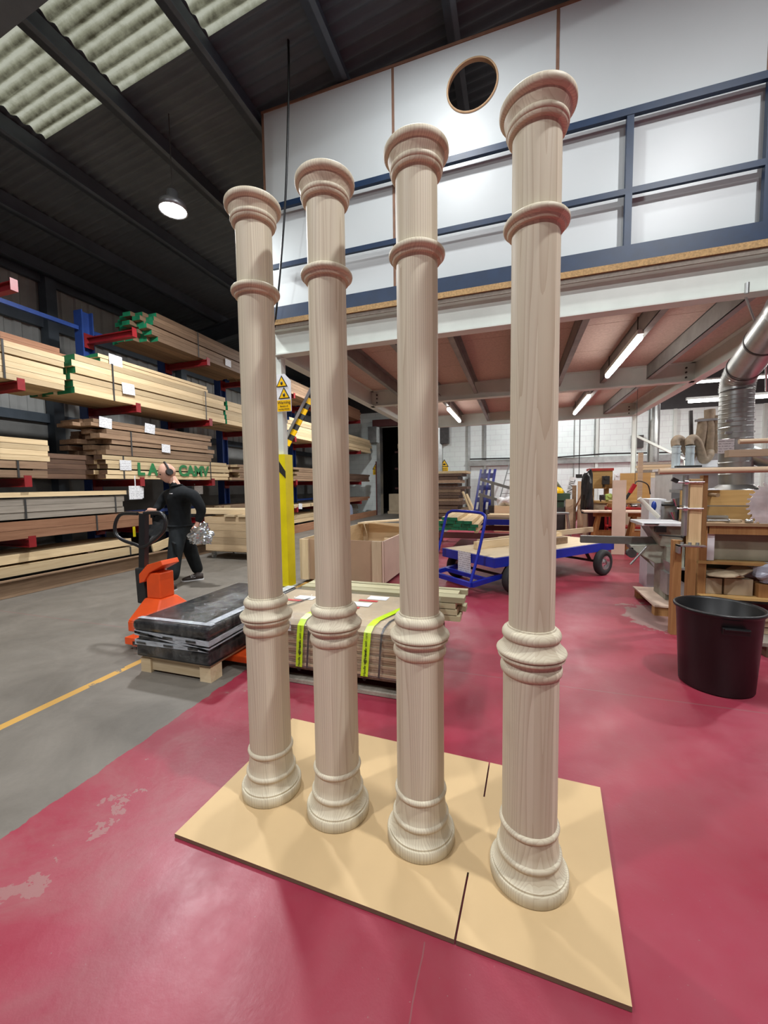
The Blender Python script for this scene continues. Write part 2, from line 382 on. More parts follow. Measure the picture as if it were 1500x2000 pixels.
# ------------------------------------------------------------------ back wall with roller-door opening
YB = 18.5
def white_block():
    m, t, bs = nt('white_painted_blockwork'); v = objvec(t, (1, 1, 1), False)
    mp = N(t, 'ShaderNodeMapping'); mp.inputs['Rotation'].default_value = (radians(90), 0, 0); t.links.new(v, mp.inputs[0])
    br = N(t, 'ShaderNodeTexBrick'); br.inputs['Scale'].default_value = 1.0; br.inputs['Brick Width'].default_value = 0.45; br.inputs['Row Height'].default_value = 0.225
    br.inputs['Mortar Size'].default_value = 0.008; br.inputs['Color1'].default_value = (0.80, 0.86, 0.83, 1); br.inputs['Color2'].default_value = (0.77, 0.83, 0.80, 1); br.inputs['Mortar'].default_value = (0.66, 0.68, 0.68, 1)
    t.links.new(mp.outputs[0], br.inputs['Vector']); f = noise(t, v, 1.1, 5, 0.65)
    t.links.new(mixc(t, 0.7, br.outputs[0], ramp(t, f, [(0.3, (0.82, 0.84, 0.84)), (0.7, (1, 1, 1))]), 'MULTIPLY'), bs.inputs['Base Color']); bs.inputs['Roughness'].default_value = 0.8
    return m
wb_m = white_block()
wb = struct(link('wall_back', None))
OX0, OX1, OZ, WT = -6.35, -3.35, 4.25, 4.95
b = MB(); b.mm((XW-0.2, YB, 0), (OX0, YB+0.25, WT)); b.mm((OX1, YB, 0), (3.3, YB+0.25, WT)); b.mm((3.3, YB, 0), (12, YB+0.25, 4.25)); b.mm((OX0, YB, OZ), (OX1, YB+0.25, WT)); b.build('blockwork', wb_m, wb)
b = MB(); b.mm((XW-0.2, YB, WT), (12, YB+0.2, 7.9)); b.mm((3.3, YB, 4.25), (12, YB+0.2, WT)); b.build('upper_cladding', plain('dark_upper_sheet', (0.05, 0.05, 0.05), 0.7), wb)
for x in (-2.05, -1.35, 1.55, 3.1, 5.8, 8.6):
    b = MB(); b.mm((x-0.05, YB-0.1, 0), (x+0.05, YB, WT if x < 3.3 else 4.25)); b.build('wall_post', galv if x < 0 else white_steel, wb)
b = MB(); b.mm((-2.05, YB-0.14, 2.25), (9, YB-0.02, 2.5)); b.build('wall_rail', galv, wb)
b = MB(); b.tube([(-2, YB-0.2, 2.56), (1.6, YB-0.2, 2.52), (3.4, YB-0.2, 2.6), (6.5, YB-0.2, 2.56)], 0.03, 6); b.build('cable_run', black_plastic, wb)
maroon = plain('maroon_painted_steel', (0.10, 0.028, 0.026), 0.5)
rd = struct(link('door_1', None))
b = MB(); b.mm((OX0-0.25, YB-0.25, OZ), (OX1+0.2, YB-0.02, OZ+0.32)); b.build('lintel', maroon, rd)
b = MB(); b.mm((OX0-0.45, YB-0.35, 3.5), (OX0-0.02, YB-0.02, 4.25)); b.build('roller_bracket', galv, rd)
b = MB(); b.mm((OX1+0.02, YB-0.35, 3.3), (OX1+0.4, YB-0.02, 4.2)); b.build('roller_bracket', dark_steel, rd)
for x in (OX0, OX1):
    b = MB(); b.mm((x-0.09, YB-0.16, 0), (x+0.09, YB+0.25, OZ)); b.build('guide_rail', galv, rd)
b = MB(); b.mm((OX0-0.1, YB-0.2, 0), (OX0-0.14, YB-0.12, 2.6)); b.build('edge_angle', maroon, rd)
# room behind the opening
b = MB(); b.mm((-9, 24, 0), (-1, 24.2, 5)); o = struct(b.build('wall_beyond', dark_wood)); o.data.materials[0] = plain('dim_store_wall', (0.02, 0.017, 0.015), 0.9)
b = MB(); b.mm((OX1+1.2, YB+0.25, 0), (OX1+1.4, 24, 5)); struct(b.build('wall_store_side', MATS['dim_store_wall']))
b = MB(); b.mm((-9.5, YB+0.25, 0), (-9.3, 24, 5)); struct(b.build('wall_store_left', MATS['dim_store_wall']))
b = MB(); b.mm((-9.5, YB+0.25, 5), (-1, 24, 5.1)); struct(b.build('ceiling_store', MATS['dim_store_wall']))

# the sides of the hall behind and beside the viewer
b = MB(); b.mm((12, -8, 0), (12.2, 24.4, 8)); struct(b.build('wall_right', plain('pale_grey_wall', (0.55, 0.56, 0.56), 0.8, 0, 0.1, 1)))
b = MB(); b.mm((XW-0.2, -8.2, 0), (12.2, -8, 8)); struct(b.build('wall_front', MATS['pale_grey_wall']))
# ------------------------------------------------------------------ mezzanine
MX0, MX1, MY0, MY1 = -3.2, 3.05, 4.95, 12.7
ZB, ZT = 3.25, 3.60
mz = thing('mezzanine_platform', 'white steel mezzanine platform with chipboard deck and grey joists', 'mezzanine', (0, 0, 0), kind='thing')
def ibeam(b, p, q, h, w, tw=0.012, tf=0.016):
    p, q = Vector(p), Vector(q); up = Vector((0, 0, 1))
    b.bar(p, q, tw, h-2*tf); b.bar(p+up*(h/2-tf/2), q+up*(h/2-tf/2), w, tf); b.bar(p-up*(h/2-tf/2), q-up*(h/2-tf/2), w, tf)
zc = (ZB+ZT)/2; hh = ZT-ZB
for y in (MY0, 8.8, MY1):
    b = MB(); ibeam(b, (MX0, y, zc), (MX1, y, zc), hh, 0.16); b.build('main_beam', white_steel, mz)
for x in (MX0, MX1):
    b = MB(); ibeam(b, (x, MY0, zc), (x, MY1, zc), hh, 0.16); b.build('side_beam', white_steel, mz)
jm = plain('grey_joist_steel', (0.24, 0.235, 0.22), 0.45, 0.35, 0.2, 4)
for x in (-2.42, -1.64, -0.86, -0.06, 0.72, 1.5, 2.27):
    for y0, y1 in ((MY0+0.08, 8.7), (8.88, MY1-0.08)):
        b = MB(); b.mm((x-0.008, y0, ZT-0.26), (x+0.008, y1, ZT-0.01)); b.mm((x-0.008, y0, ZT-0.26), (x+0.07, y1, ZT-0.245)); b.mm((x-0.008, y0, ZT-0.02), (x+0.07, y1, ZT-0.005)); b.mm((x+0.062, y0, ZT-0.26), (x+0.07, y1, ZT-0.235))
        b.build('joist', jm, mz)
deck_m = plain('pinkish_chipboard', (0.50, 0.36, 0.30), 0.8, 0, 0.12, 30)
deck_y = [MY0-0.02, 6.25, 7.45, 8.65, 9.85, 11.05, 12.2, MY1+0.05]
deck_x = [MX0-0.02, -0.86, 1.5, MX1+0.02]
for i in range(len(deck_y)-1):
    for j in range(len(deck_x)-1):
        b = MB(); b.mm((deck_x[j]+0.004, deck_y[i]+0.004, ZT), (deck_x[j+1]-0.004, deck_y[i+1]-0.004, ZT+0.038)); b.build('deck_panel', deck_m, mz)
osb = plain('chipboard_edge', (0.42, 0.27, 0.12), 0.85, 0, 0.3, 60)
b = MB(); b.mm((MX0-0.06, MY0-0.12, 3.635), (MX1, MY0+0.3, 3.70)); b.build('edge_board', osb, mz)
b = MB(); b.mm((MX0-0.04, MY0-0.1, 3.585), (MX1, MY0-0.02, 3.632)); b.build('edge_channel', grey_wood, mz)
for x, y in ((MX0+0.02, MY0+0.05), (MX1, MY1), (MX0, MY1), (MX1, MY0+0.05)):
    b = MB(); b.mm((x-0.055, y-0.055, 0.012), (x+0.055, y+0.055, ZB)); b.mm((x-0.12, y-0.12, 0), (x+0.12, y+0.12, 0.014)); b.build('post', white_steel, mz)
b = MB(); b.bar((MX1-0.02, MY1, 2.75), (MX1+1.25, MY1, 2.0), 0.06, 0.06); b.bar((MX1+1.2, MY1, 0), (MX1+1.2, MY1, 2.05), 0.06, 0.06, Vector((0, 1, 0))); b.build('brace', white_steel, mz)
b = MB(); b.tube([(2.08, MY0-0.02, 3.28), (2.7, MY0+0.9, 2.95), (MX1, MY0+1.6, 2.6)], 0.012, 6); b.cyl((2.08, MY0-0.08, 3.24), (2.08, MY0-0.08, 3.34), 0.02, 8); b.build('tie_rod', galv, mz)
for y in (8.8, MY1):
    for x, s_ in ((MX0+0.1, 1), (MX1-0.1, -1)):
        b = MB(); [b.cyl((x+s_*0.05, y-0.03, z), (x+s_*0.05, y-0.05, z), 0.018, 6) for z in (3.33, 3.42, 3.5)]; b.build('bolt_set', dark_steel, mz)
# yellow post protector
pp = thing('post_protector', 'bright yellow column guard wrapped round the mezzanine post', 'column guard', (MX0+0.02, MY0+0.05, 0))
b = MB(); b.prism([(-0.1, -0.1), (0.1, -0.1), (0.1, 0.1), (0.07, 0.1), (0.07, -0.07), (-0.07, -0.07), (-0.07, 0.1), (-0.1, 0.1)], 0.0, 1.9, lambda u, v, w: (u, v, w)); b.build('guard', yellow_paint, pp)
b = MB(); b.prism([(-0.105, 1.84), (-0.02, 1.84), (0.105, 1.66), (0.105, 1.56), (-0.105, 1.76)], -0.104, -0.1005, lambda u, v, w: (u, w, v)); b.build('black_band', ink, pp)
# raised striped barrier arm
bt = thing('barrier_arm', 'raised yellow and black striped barrier arm beside the white post', 'barrier', (0, 0, 0))
P0, P1 = AY(556, 880, 5.25), AY(628, 738, 5.45)
d = P1-P0; nseg = 14
for i in range(nseg):
    b = MB(); b.bar(P0+d*(i/nseg), P0+d*((i+1)/nseg), 0.012, 0.085, Vector((0, 1, 0)).cross(d).normalized()); b.build('yellow_stripe' if i % 2 else 'black_stripe', sign_yellow if i % 2 else ink, bt)
off = Vector((-0.062, 0, 0.034))
b = MB(); b.bar(P0+off, P1+off, 0.05, 0.04); b.build('aluminium_rail', chrome, bt)
b = MB(); b.bar(P0+Vector((-0.0, 0, -0.02)), Vector((P0.x-0.16, P0.y-0.15, P0.z-0.02)), 0.06, 0.06); b.build('pivot', galv, bt)
# strip lights under the mezzanine
tube_glow = glow('fluorescent_tube', (1.0, 0.98, 0.94), 26.0)
def strip(x, y0, y1, z, label, power, axis='Y', grp='strip lights under the mezzanine'):
    t = thing('strip_light', label, 'light', (0, 0, 0), group=grp)
    b = MB(); b.smooth = False
    if axis == 'Y':
        b.mm((x-0.035, y0-0.05, z+0.035), (x+0.035, y1+0.05, z+0.09)); b.build('batten', white_steel, t)
        b = MB(); b.cyl((x, y0, z), (x, y1, z), 0.04, 10); b.build('tube', tube_glow, t); c = (x, (y0+y1)/2, z-0.045); ln = y1-y0
        h = MB(); h.cyl((x, y0+0.1, z+0.09), (x, y0+0.1, ZT-0.02), 0.008, 6).cyl((x, y1-0.1, z+0.09), (x, y1-0.1, ZT-0.02), 0.008, 6); h.build('hanger', dark_steel, t)
    else:
        b.mm((y0-0.05, x-0.035, z+0.035), (y1+0.05, x+0.035, z+0.09)); b.build('batten', white_steel, t)
        b = MB(); b.cyl((y0, x, z), (y1, x, z), 0.04, 10); b.build('tube', tube_glow, t); c = ((y0+y1)/2, x, z-0.045); ln = y1-y0
    L = bpy.data.lights.new('strip_light_source', 'AREA'); L.shape = 'RECTANGLE'; L.energy = power; L.color = (1, 0.975, 0.93)
    L.size, L.size_y = (0.08, ln) if axis == 'Y' else (ln, 0.08)
    lo = bpy.data.objects.new('strip_light_source', L); COL.objects.link(lo); lo.parent = t; lo.location = c
strip(1.47, 6.0, 7.9, 3.28, 'long bright strip light under the near mezzanine bay', 45)
strip(1.44, 9.6, 11.8, 3.28, 'bright strip light under the rear mezzanine bay, above the sawhorse', 70)
strip(-1.6, 9.9, 11.9, 3.28, 'bright strip light under the rear mezzanine bay, nearer the racks', 70)
q = AY(1345, 784, 11.5)
strip(11.5, q.x, q.x+3.2, q.z, 'strip light glowing behind the silver duct', 150, 'X', 'strip lights over the machine area')
strip(15.5, 5.0, 8.2, 4.6, 'added far strip light brightening the back wall beyond the silver duct', 150, 'X', 'strip lights over the machine area')  # second strip is an addition, there to lift the back wall brightness

# ------------------------------------------------------------------ upper partition, guard rail
panel_m = plain('white_melamine_panel', (0.57, 0.61, 0.61), 0.38, 0, 0.02, 1.0)
strip_m = plain('brown_joint_strip', (0.22, 0.115, 0.07), 0.7, 0, 0.15, 8)
YP = 5.055
wu = struct(link('wall_upper', None))
PX = [-3.37, -1.495, 0.382, 2.25, 4.11]; PT = 6.57
for i in range(4):
    x0, x1 = PX[i]+0.014, PX[i+1]-0.014
    if i != 1:
        b = MB(); b.mm((x0, YP, 3.66), (x1, YP+0.03, PT)); b.build('panel', panel_m, wu)
    else:
        # panel with a round porthole
        hc, hr, ns = Vector((-0.535, 6.075)), 0.282, 48; b = MB(); vs = []
        def onbox(a):
            dx, dz = cos(a), sin(a); t_ = 1e9
            if abs(dx) > 1e-6: t_ = min(t_, ((x1-hc.x)/dx) if dx > 0 else ((x0-hc.x)/dx))
            if abs(dz) > 1e-6: t_ = min(t_, ((PT-hc.y)/dz) if dz > 0 else ((3.66-hc.y)/dz))
            return hc.x+dx*t_, hc.y+dz*t_
        angs = sorted([2*pi*k/ns for k in range(ns)]+[atan2(zz-hc.y, xx-hc.x) % (2*pi) for xx in (x0, x1) for zz in (3.66, PT)]); na = len(angs)
        for yy in (YP, YP+0.03):
            vs += [(hc.x+hr*cos(a), yy, hc.y+hr*sin(a)) for a in angs]; vs += [(onbox(a)[0], yy, onbox(a)[1]) for a in angs]
        fs = []
        for k in range(na):
            k2 = (k+1) % na
            fs += [(k, k2, na+k2, na+k), (2*na+k2, 2*na+k, 3*na+k, 3*na+k2), (k2, k, 2*na+k, 2*na+k2)]
        b.add(vs, fs); b.build('panel', panel_m, wu)
        b = MB(); b.lathe([(hr-0.004, -0.012), (hr+0.014, -0.012), (hr+0.014, 0.04), (hr-0.004, 0.04), (hr-0.004, -0.012)], 48, (hc.x, YP, hc.y), Matrix.Rotation(radians(-90), 3, 'X')); b.build('porthole_ring', plain('raw_board_edge', (0.55, 0.36, 0.2), 0.7), wu)
for x in PX:
    b = MB(); b.mm((x-0.016, YP-0.006, 3.66), (x+0.016, YP+0.03, PT)); b.build('joint_strip', strip_m, wu)
b = MB(); b.mm((PX[0]-0.02, YP-0.012, PT), (PX[-1], YP+0.12, PT+0.03)); b.build('top_capping', strip_m, wu)
b = MB(); b.mm((PX[0]-0.01, YP+0.03, 3.66), (PX[0]+0.05, 8.5, PT)); b.build('return_panel', strip_m, wu)
gr = thing('guard_rail', 'dark blue tubular steel guard rail along the mezzanine edge', 'railing', (0, 0, 0))
b = MB(); b.mm((MX0-0.02, 4.935, 5.20), (4.2, 4.985, 5.27)); b.build('top_rail', blue_paint, gr)
b = MB(); b.mm((MX0-0.02, 4.94, 4.43), (4.2, 4.98, 4.49)); b.build('mid_rail', blue_paint, gr)
b = MB(); b.mm((MX0-0.06, 4.93, 3.715), (4.2, 4.945, 3.915)); b.build('kick_plate', blue_paint, gr)
for x in (-1.25, 1.075, 2.24, 3.4):
    b = MB(); b.mm((x-0.032, 4.94, 3.70), (x+0.032, 5.0, 5.235)); b.build('upright', blue_paint, gr)
# hanging cable
cb = MB(); cb.tube(bez([(-2.85, 4.55, 6.9), AY(562, 60, 4.6), AY(560, 330, 4.65), AY(548, 520, 4.75), AY(536, 640, 4.85)], 8), 0.014, 8)
tag(cb.build('power_cable', black_plastic), 'dark cable hanging from the roof down past the first column to the mezzanine edge', 'cable')
# ------------------------------------------------------------------ mdf base sheet with two saw kerfs
bd = MB()
c0, c1, c2, c3 = Vector((-1.335, 1.205)), Vector((-1.305, 2.075)), Vector((0.385, 2.012)), Vector((0.312, 1.155))
def e(a, b, t): return a+(b-a)*t
kw = 0.0035
f1 = (c3-c0).normalized(); k1 = c0+f1*((-0.172-c0.x)/f1.x); k2 = Vector((-0.158, 1.405)); k3 = Vector((-0.13, 1.79)); f2 = (c2-c1).normalized(); k4 = c1+f2*((-0.121-c1.x)/f2.x)
sx = Vector((kw, 0))
ZM = 0.018
top = lambda p, z: (p.x, p.y, z)
# left half, right half, bridge between the kerfs, as one sheet
L = [c0, k1-sx, k2-sx, k3-sx, k4-sx, c1]; R = [k1+sx, c3, c2, k4+sx, k3+sx, k2+sx]
V = L+R; n = len(V)
fs = [tuple(range(6)), tuple(range(6, 12)), (2, 11, 10, 3)]
outl = [0, 1, 2, 11, 6, 7, 8, 9, 10, 3, 4, 5]
vs = [top(p, ZM) for p in V]+[top(p, 0.002) for p in V]
faces = fs+[tuple(i+n for i in f[::-1]) for f in fs]+[(outl[i], outl[(i+1) % 12], outl[(i+1) % 12]+n, outl[i]+n) for i in range(12)]
bd.add(vs, faces)
edge_m = plain('dark_board_edge', (0.16, 0.10, 0.06), 0.8)
for i in range(len(bd.f)-12, len(bd.f)): bd.mi[i] = 1
o = bd.build('mdf_sheet', [mdf, edge_m]); tag(o, 'tan mdf sheet with two saw cuts lying on the red floor', 'board')

# ------------------------------------------------------------------ turned columns
def column_mat():
    m, t, bs = nt('pale_turned_timber'); tc = N(t, 'ShaderNodeTexCoord'); oi = N(t, 'ShaderNodeObjectInfo')
    sp = N(t, 'ShaderNodeSeparateXYZ'); t.links.new(tc.outputs['Object'], sp.inputs[0])
    # eight glued staves: angle -> stave number
    loc = N(t, 'ShaderNodeSeparateXYZ'); t.links.new(oi.outputs['Location'], loc.inputs[0])
    ph = math_n(t, 'MULTIPLY', loc.outputs[0], 7.31)
    ang = math_n(t, 'ADD', math_n(t, 'ARCTAN2', sp.outputs[1], sp.outputs[0]), ph)
    st = math_n(t, 'FLOOR', math_n(t, 'MULTIPLY', ang, 8/(2*pi)))
    wn = N(t, 'ShaderNodeTexWhiteNoise', noise_dimensions='2D'); cv = N(t, 'ShaderNodeCombineXYZ'); t.links.new(st, cv.inputs[0]); t.links.new(ph, cv.inputs[1]); t.links.new(cv.outputs[0], wn.inputs['Vector'])
    shift = math_n(t, 'MULTIPLY', wn.outputs['Value'], 9.0)
    # cut planes through each stave: growth rings as tilted, wobbling layers
    p = N(t, 'ShaderNodeCombineXYZ'); t.links.new(math_n(t, 'ADD', sp.outputs[0], shift), p.inputs[0]); t.links.new(math_n(t, 'ADD', sp.outputs[1], math_n(t, 'MULTIPLY', shift, 0.37)), p.inputs[1]); t.links.new(math_n(t, 'MULTIPLY', sp.outputs[2], 0.045), p.inputs[2])
    warp = noise(t, p.outputs[0], 9.0, 2, 0.5)
    w = N(t, 'ShaderNodeTexNoise'); w.inputs['Scale'].default_value = 1.0
    ringv = math_n(t, 'ADD', math_n(t, 'MULTIPLY', sp.outputs[0], 95.0), math_n(t, 'ADD', math_n(t, 'MULTIPLY', sp.outputs[1], 75.0), math_n(t, 'MULTIPLY', warp, 11.0)))
    ringv = math_n(t, 'ADD', ringv, shift)
    saw = math_n(t, 'FRACT', ringv)
    ring = math_n(t, 'POWER', saw, 3.0)
    fine = N(t, 'ShaderNodeMapping'); fine.inputs['Scale'].default_value = (1, 1, 0.02); t.links.new(tc.outputs['Object'], fine.inputs[0])
    fn = noise(t, fine.outputs[0], 260, 2, 0.5)
    base = ramp(t, wn.outputs['Value'], [(0.0, (0.48, 0.42, 0.30)), (0.35, (0.63, 0.58, 0.435)), (0.7, (0.57, 0.515, 0.385)), (1.0, (0.70, 0.645, 0.49))])
    col = mixc(t, math_n(t, 'MULTIPLY', ring, 0.58), base, (0.37, 0.285, 0.19))
    col = mixc(t, math_n(t, 'MULTIPLY', fn, 0.22), col, (0.68, 0.60, 0.48))
    t.links.new(col, bs.inputs['Base Color']); bs.inputs['Roughness'].default_value = 0.55; bs.inputs['Specular IOR Level'].default_value = 0.3
    return m
col_m = column_mat()
PB = [(0.001, 0), (0.134, 0), (0.137, 0.004), (0.137, 0.040), (0.134, 0.044), (0.1285, 0.045), (0.1285, 0.052), (0.124, 0.0535), (0.119, 0.060), (0.113, 0.070), (0.109, 0.081), (0.107, 0.092), (0.1075, 0.094), (0.1115, 0.098), (0.1135, 0.104), (0.113, 0.110), (0.110, 0.115), (0.1055, 0.117), (0.104, 0.119),
      (0.101, 0.145), (0.0985, 0.17), (0.0965, 0.195), (0.0995, 0.197), (0.103, 0.201), (0.1045, 0.207), (0.103, 0.213), (0.099, 0.217), (0.095, 0.219)]
PS1 = [(0.095, 0.219), (0.0948, 0.40), (0.0945, 0.58), (0.0945, 0.765)]
PC = [(0.0945, 0.765), (0.0985, 0.766), (0.1025, 0.771), (0.1045, 0.779), (0.1045, 0.787), (0.1025, 0.795), (0.0985, 0.800), (0.0965, 0.803), (0.0965, 0.810), (0.099, 0.816), (0.104, 0.820), (0.109, 0.822), (0.1125, 0.825), (0.1135, 0.830), (0.1115, 0.834), (0.1095, 0.836), (0.1135, 0.838), (0.1175, 0.841), (0.1185, 0.846), (0.1165, 0.851), (0.110, 0.857), (0.102, 0.865), (0.0955, 0.876), (0.093, 0.886), (0.0925, 0.890), (0.0965, 0.893), (0.0990, 0.899), (0.0995, 0.906), (0.098, 0.913), (0.094, 0.920), (0.087, 0.925), (0.082, 0.927), (0.0805, 0.932), (0.0768, 0.933)]
PS2 = [(0.0768, 0.933), (0.0768, 1.3), (0.0768, 1.75), (0.0768, 2.255)]
PR = [(0.0768, 2.255), (0.0885, 2.256), (0.0915, 2.262), (0.0930, 2.267), (0.0985, 2.269), (0.1030, 2.273), (0.1045, 2.279), (0.1035, 2.286), (0.1, 2.291), (0.093, 2.296), (0.084, 2.299), (0.0768, 2.301)]
PS3 = [(0.0768, 2.301), (0.0768, 2.43), (0.0768, 2.556)]
PK = [(0.0768, 2.556), (0.0890, 2.557), (0.0925, 2.562), (0.0930, 2.568), (0.0955, 2.570), (0.0975, 2.576), (0.0970, 2.583), (0.0945, 2.587), (0.0955, 2.592), (0.0990, 2.601), (0.1025, 2.610), (0.1040, 2.616), (0.1040, 2.620), (0.1085, 2.621), (0.1145, 2.624), (0.1185, 2.630), (0.1195, 2.638), (0.1185, 2.646), (0.1150, 2.651), (0.109, 2.653), (0.001, 2.654)]
def col_parts(t):
    for nm, pr in (('base_moulding', PB), ('lower_shaft', PS1), ('collar', PC), ('upper_shaft', PS2), ('neck_ring', PR), ('neck', PS3), ('capital', PK)):
        b = MB(); b.lathe(pr, 72); o = b.build(nm, col_m, t); o.data.set_sharp_from_angle(angle=radians(38))
names = ['turned timber column at the far end of the row, nearest the racks', 'second turned timber column from the rack side, darkest grained', 'third turned timber column from the rack side, second nearest the viewer', 'turned timber column nearest the viewer, at the saw-cut end of the sheet']
first = None
for (x, y), lb, r in zip([(-1.098, 1.552), (-0.742, 1.532), (-0.361, 1.512), (0.053, 1.472)], names, (0.3, 1.9, 3.1, 4.4)):
    if first is None:
        first = thing('turned_column', lb, 'column', (x, y, ZM), r, 'turned timber columns on the sheet', 'thing'); col_parts(first); t = first
    else:
        t = copy_tree(first); t.location = (x, y, ZM); t.rotation_euler.z = r; t['label'] = lb
# ------------------------------------------------------------------ cantilever rack
rk = thing('cantilever_rack', 'blue and red steel cantilever rack carrying timber along the wall', 'rack', (0, 0, 0))
RY = [1.95, 3.75, 5.55, 7.35, 9.15, 10.95, 12.75, 14.55, 16.35]; RX, TIP = -7.72, -6.48
ARMZ = [0.70, 1.55, 2.88, 4.2]
up_me = MB(); up_me.mm((-0.1, -0.11, 0), (0.1, -0.085, 4.75)); up_me.mm((-0.1, 0.085, 0), (0.1, 0.11, 4.75)); up_me.mm((-0.015, -0.09, 0), (0.015, 0.09, 4.75)); up_me.mm((-0.15, -0.16, 0), (0.9, 0.16, 0.06)); up_me = up_me.mesh('upright', rack_blue)
ar = MB(); ar.mm((0.1, -0.045, 0.045), (TIP-RX, 0.045, 0.06)); ar.mm((0.1, -0.045, -0.06), (TIP-RX, 0.045, -0.045)); ar.mm((0.1, -0.006, -0.05), (TIP-RX, 0.006, 0.05)); ar.mm((TIP-RX-0.012, -0.045, -0.06), (TIP-RX, 0.045, 0.10)); ar.mm((0.085, -0.09, -0.13), (0.11, 0.09, 0.13)); ar = ar.mesh('arm', rack_red)
for i, y in enumerate(RY):
    link('upright', up_me, rk, (RX, y, 0))
    for z in ARMZ: link('arm', ar, rk, (RX, y, z))
for i in range(len(RY)-1):
    for z in (0.95, 4.42):
        b = MB(); b.mm((RX-0.03, RY[i]+0.12, z-0.035), (RX+0.03, RY[i+1]-0.12, z+0.035)); b.build('brace_rail', rack_blue, rk)
g = MB(); g.mm((-6.5, 1.2, 0.004), (-6.45, 9.4, 0.25)); g.mm((-6.5, 1.2, 0.232), (-6.38, 9.4, 0.25)); tag(g.build('kerb_beam', brown_wood), 'long brown kerb beam on the floor along the near rack', 'beam', kind='thing')
g = MB(); g.mm((-6.5, 9.45, 0.004), (-6.45, 18.2, 0.25)); tag(g.build('kerb_beam', red_wood), 'reddish kerb beam on the floor along the far rack by the roller door', 'beam', kind='thing')

def print_mat():
    m, t, bs = nt('printed_paper'); v = objvec(t, (1, 1, 1), False); sp = N(t, 'ShaderNodeSeparateXYZ'); t.links.new(v, sp.inputs[0])
    l = math_n(t, 'FRACT', math_n(t, 'MULTIPLY', sp.outputs[2], 34.0)); n = noise(t, v, 55, 2)
    k = math_n(t, 'MULTIPLY', math_n(t, 'LESS_THAN', l, 0.4), math_n(t, 'GREATER_THAN', n, 0.47))
    t.links.new(mixc(t, math_n(t, 'MULTIPLY', k, 0.55), (0.72, 0.73, 0.75), (0.08, 0.08, 0.1)), bs.inputs['Base Color']); bs.inputs['Roughness'].default_value = 0.6; return m
printed = print_mat()
strap_m = plain('packing_strap', (0.03, 0.03, 0.03), 0.4)
gstrap_m = plain('grey_steel_strap', (0.14, 0.15, 0.17), 0.4, 0.5)
def bundle(label, mat, xf, y0, y1, z0, lay, cols, th, wd, end=None, jit=0.03, straps=(), papers=(), rnd=1, tilt=0.0, gap=0.004, name='timber_pack', stick=()):
    R = random.Random(rnd); t = thing(name, label, 'timber pack', (xf, y0, z0), tilt, 'timber packs stored on the rack')
    Ln = y1-y0; me = []
    b = MB(); b.mm((-wd+gap, 0, gap*0.5), (-gap*0.0, Ln, th-gap*0.5))
    if end is not None: b.mi[2] = 1; b.mi[3] = 1
    me = b.mesh('plank', [mat, end] if end is not None else mat)
    for l in range(lay):
        off = 0.02 if l in stick else 0.0
        for c in range(cols):
            link('plank', me, t, (-c*wd-R.uniform(0, 0.018), R.uniform(-jit, jit), l*th+sum(0.022 for s in stick if s <= l)))
    H = lay*th+0.022*len(stick)
    for f in straps:
        b = MB(); y = f*Ln; w = cols*wd
        b.mm((0.004, y-0.012, -0.003), (0.008, y+0.012, H+0.006)); b.mm((-w, y-0.012, H+0.002), (0.008, y+0.012, H+0.006)); b.build('strap', strap_m, t)
    for f, zf, s in papers:
        b = MB(); y = f*Ln; z = zf*H; Rm = Euler((R.uniform(-.1, .1), R.uniform(-0.06, 0.06), 0)).to_matrix(); b.box((0.014, y, z), (0.002, s, s*0.8), Rm); b.build('paper_label', printed, t)
    return t
X0 = -6.55
# tier three
bundle('pale pine pack with green sealed ends strapped on the third rack tier', pine, X0, 4.5, 7.9, 2.95, 6, 5, 0.098, 0.2, green_end, 0.05, (0.19, 0.82), ((0.27, 0.42, 0.24),), 3, stick=(3,))
bundle('pale pine pack cut off by the picture edge on the third rack tier', pine, X0, 1.6, 4.38, 2.95, 6, 5, 0.082, 0.2, None, 0.03, (0.72,), (), 4, stick=(4,))
bundle('thin pine boards lying on top of the green ended pack', pine, X0-0.05, 4.95, 7.4, 3.575, 2, 3, 0.06, 0.2, green_end, 0.08, (), ((0.12, 0.6, 0.24),), 5)
bundle('red brown planks on top behind the edge pine pack', red_wood, X0-0.45, 2.2, 4.65, 3.47, 3, 3, 0.075, 0.2, None, 0.15, (0.66,), (), 6, stick=(1,))
bundle('short timber pieces with green ends stacked third tier beside the first column', pine, X0, 8.05, 10.4, 2.95, 5, 5, 0.11, 0.2, green_end, 0.12, (0.5,), (), 7)
# tier four
bundle('green ended brown planks high on the fourth rack tier', brown_wood, X0-0.02, 6.0, 8.9, 4.27, 6, 5, 0.085, 0.2, green_end, 0.14, (0.4,), ((0.72, 0.25, 0.2),), 8, stick=(3,))
# tier two
bundle('golden pine pack with green painted scrawl on the second rack tier', pine, X0, 4.95, 7.95, 1.62, 5, 2, 0.075, 0.2, dark_wood, 0.09, (0.1, 0.8), ((0.11, 0.6, 0.22),), 9, stick=(2,))
bundle('dark hardwood offcuts stacked behind the scrawled pine pack', dark_wood, X0-0.4, 4.15, 5.6, 1.62, 5, 4, 0.08, 0.16, dark_wood, 0.16, (), (), 10)
bundle('brown hardwood planks stacked over the scrawled pine pack', brown_wood, X0-0.02, 4.95, 7.4, 2.03, 5, 4, 0.082, 0.22, None, 0.15, (0.2,), ((0.5, 0.45, 0.2),), 11, stick=(2,))
bundle('short brown and pale boards topping the second tier stack', brown_wood, X0-0.08, 4.75, 7.45, 2.49, 2, 3, 0.062, 0.24, None, 0.12, (), ((0.1, 0.6, 0.22), (0.42, 0.7, 0.22)), 12)
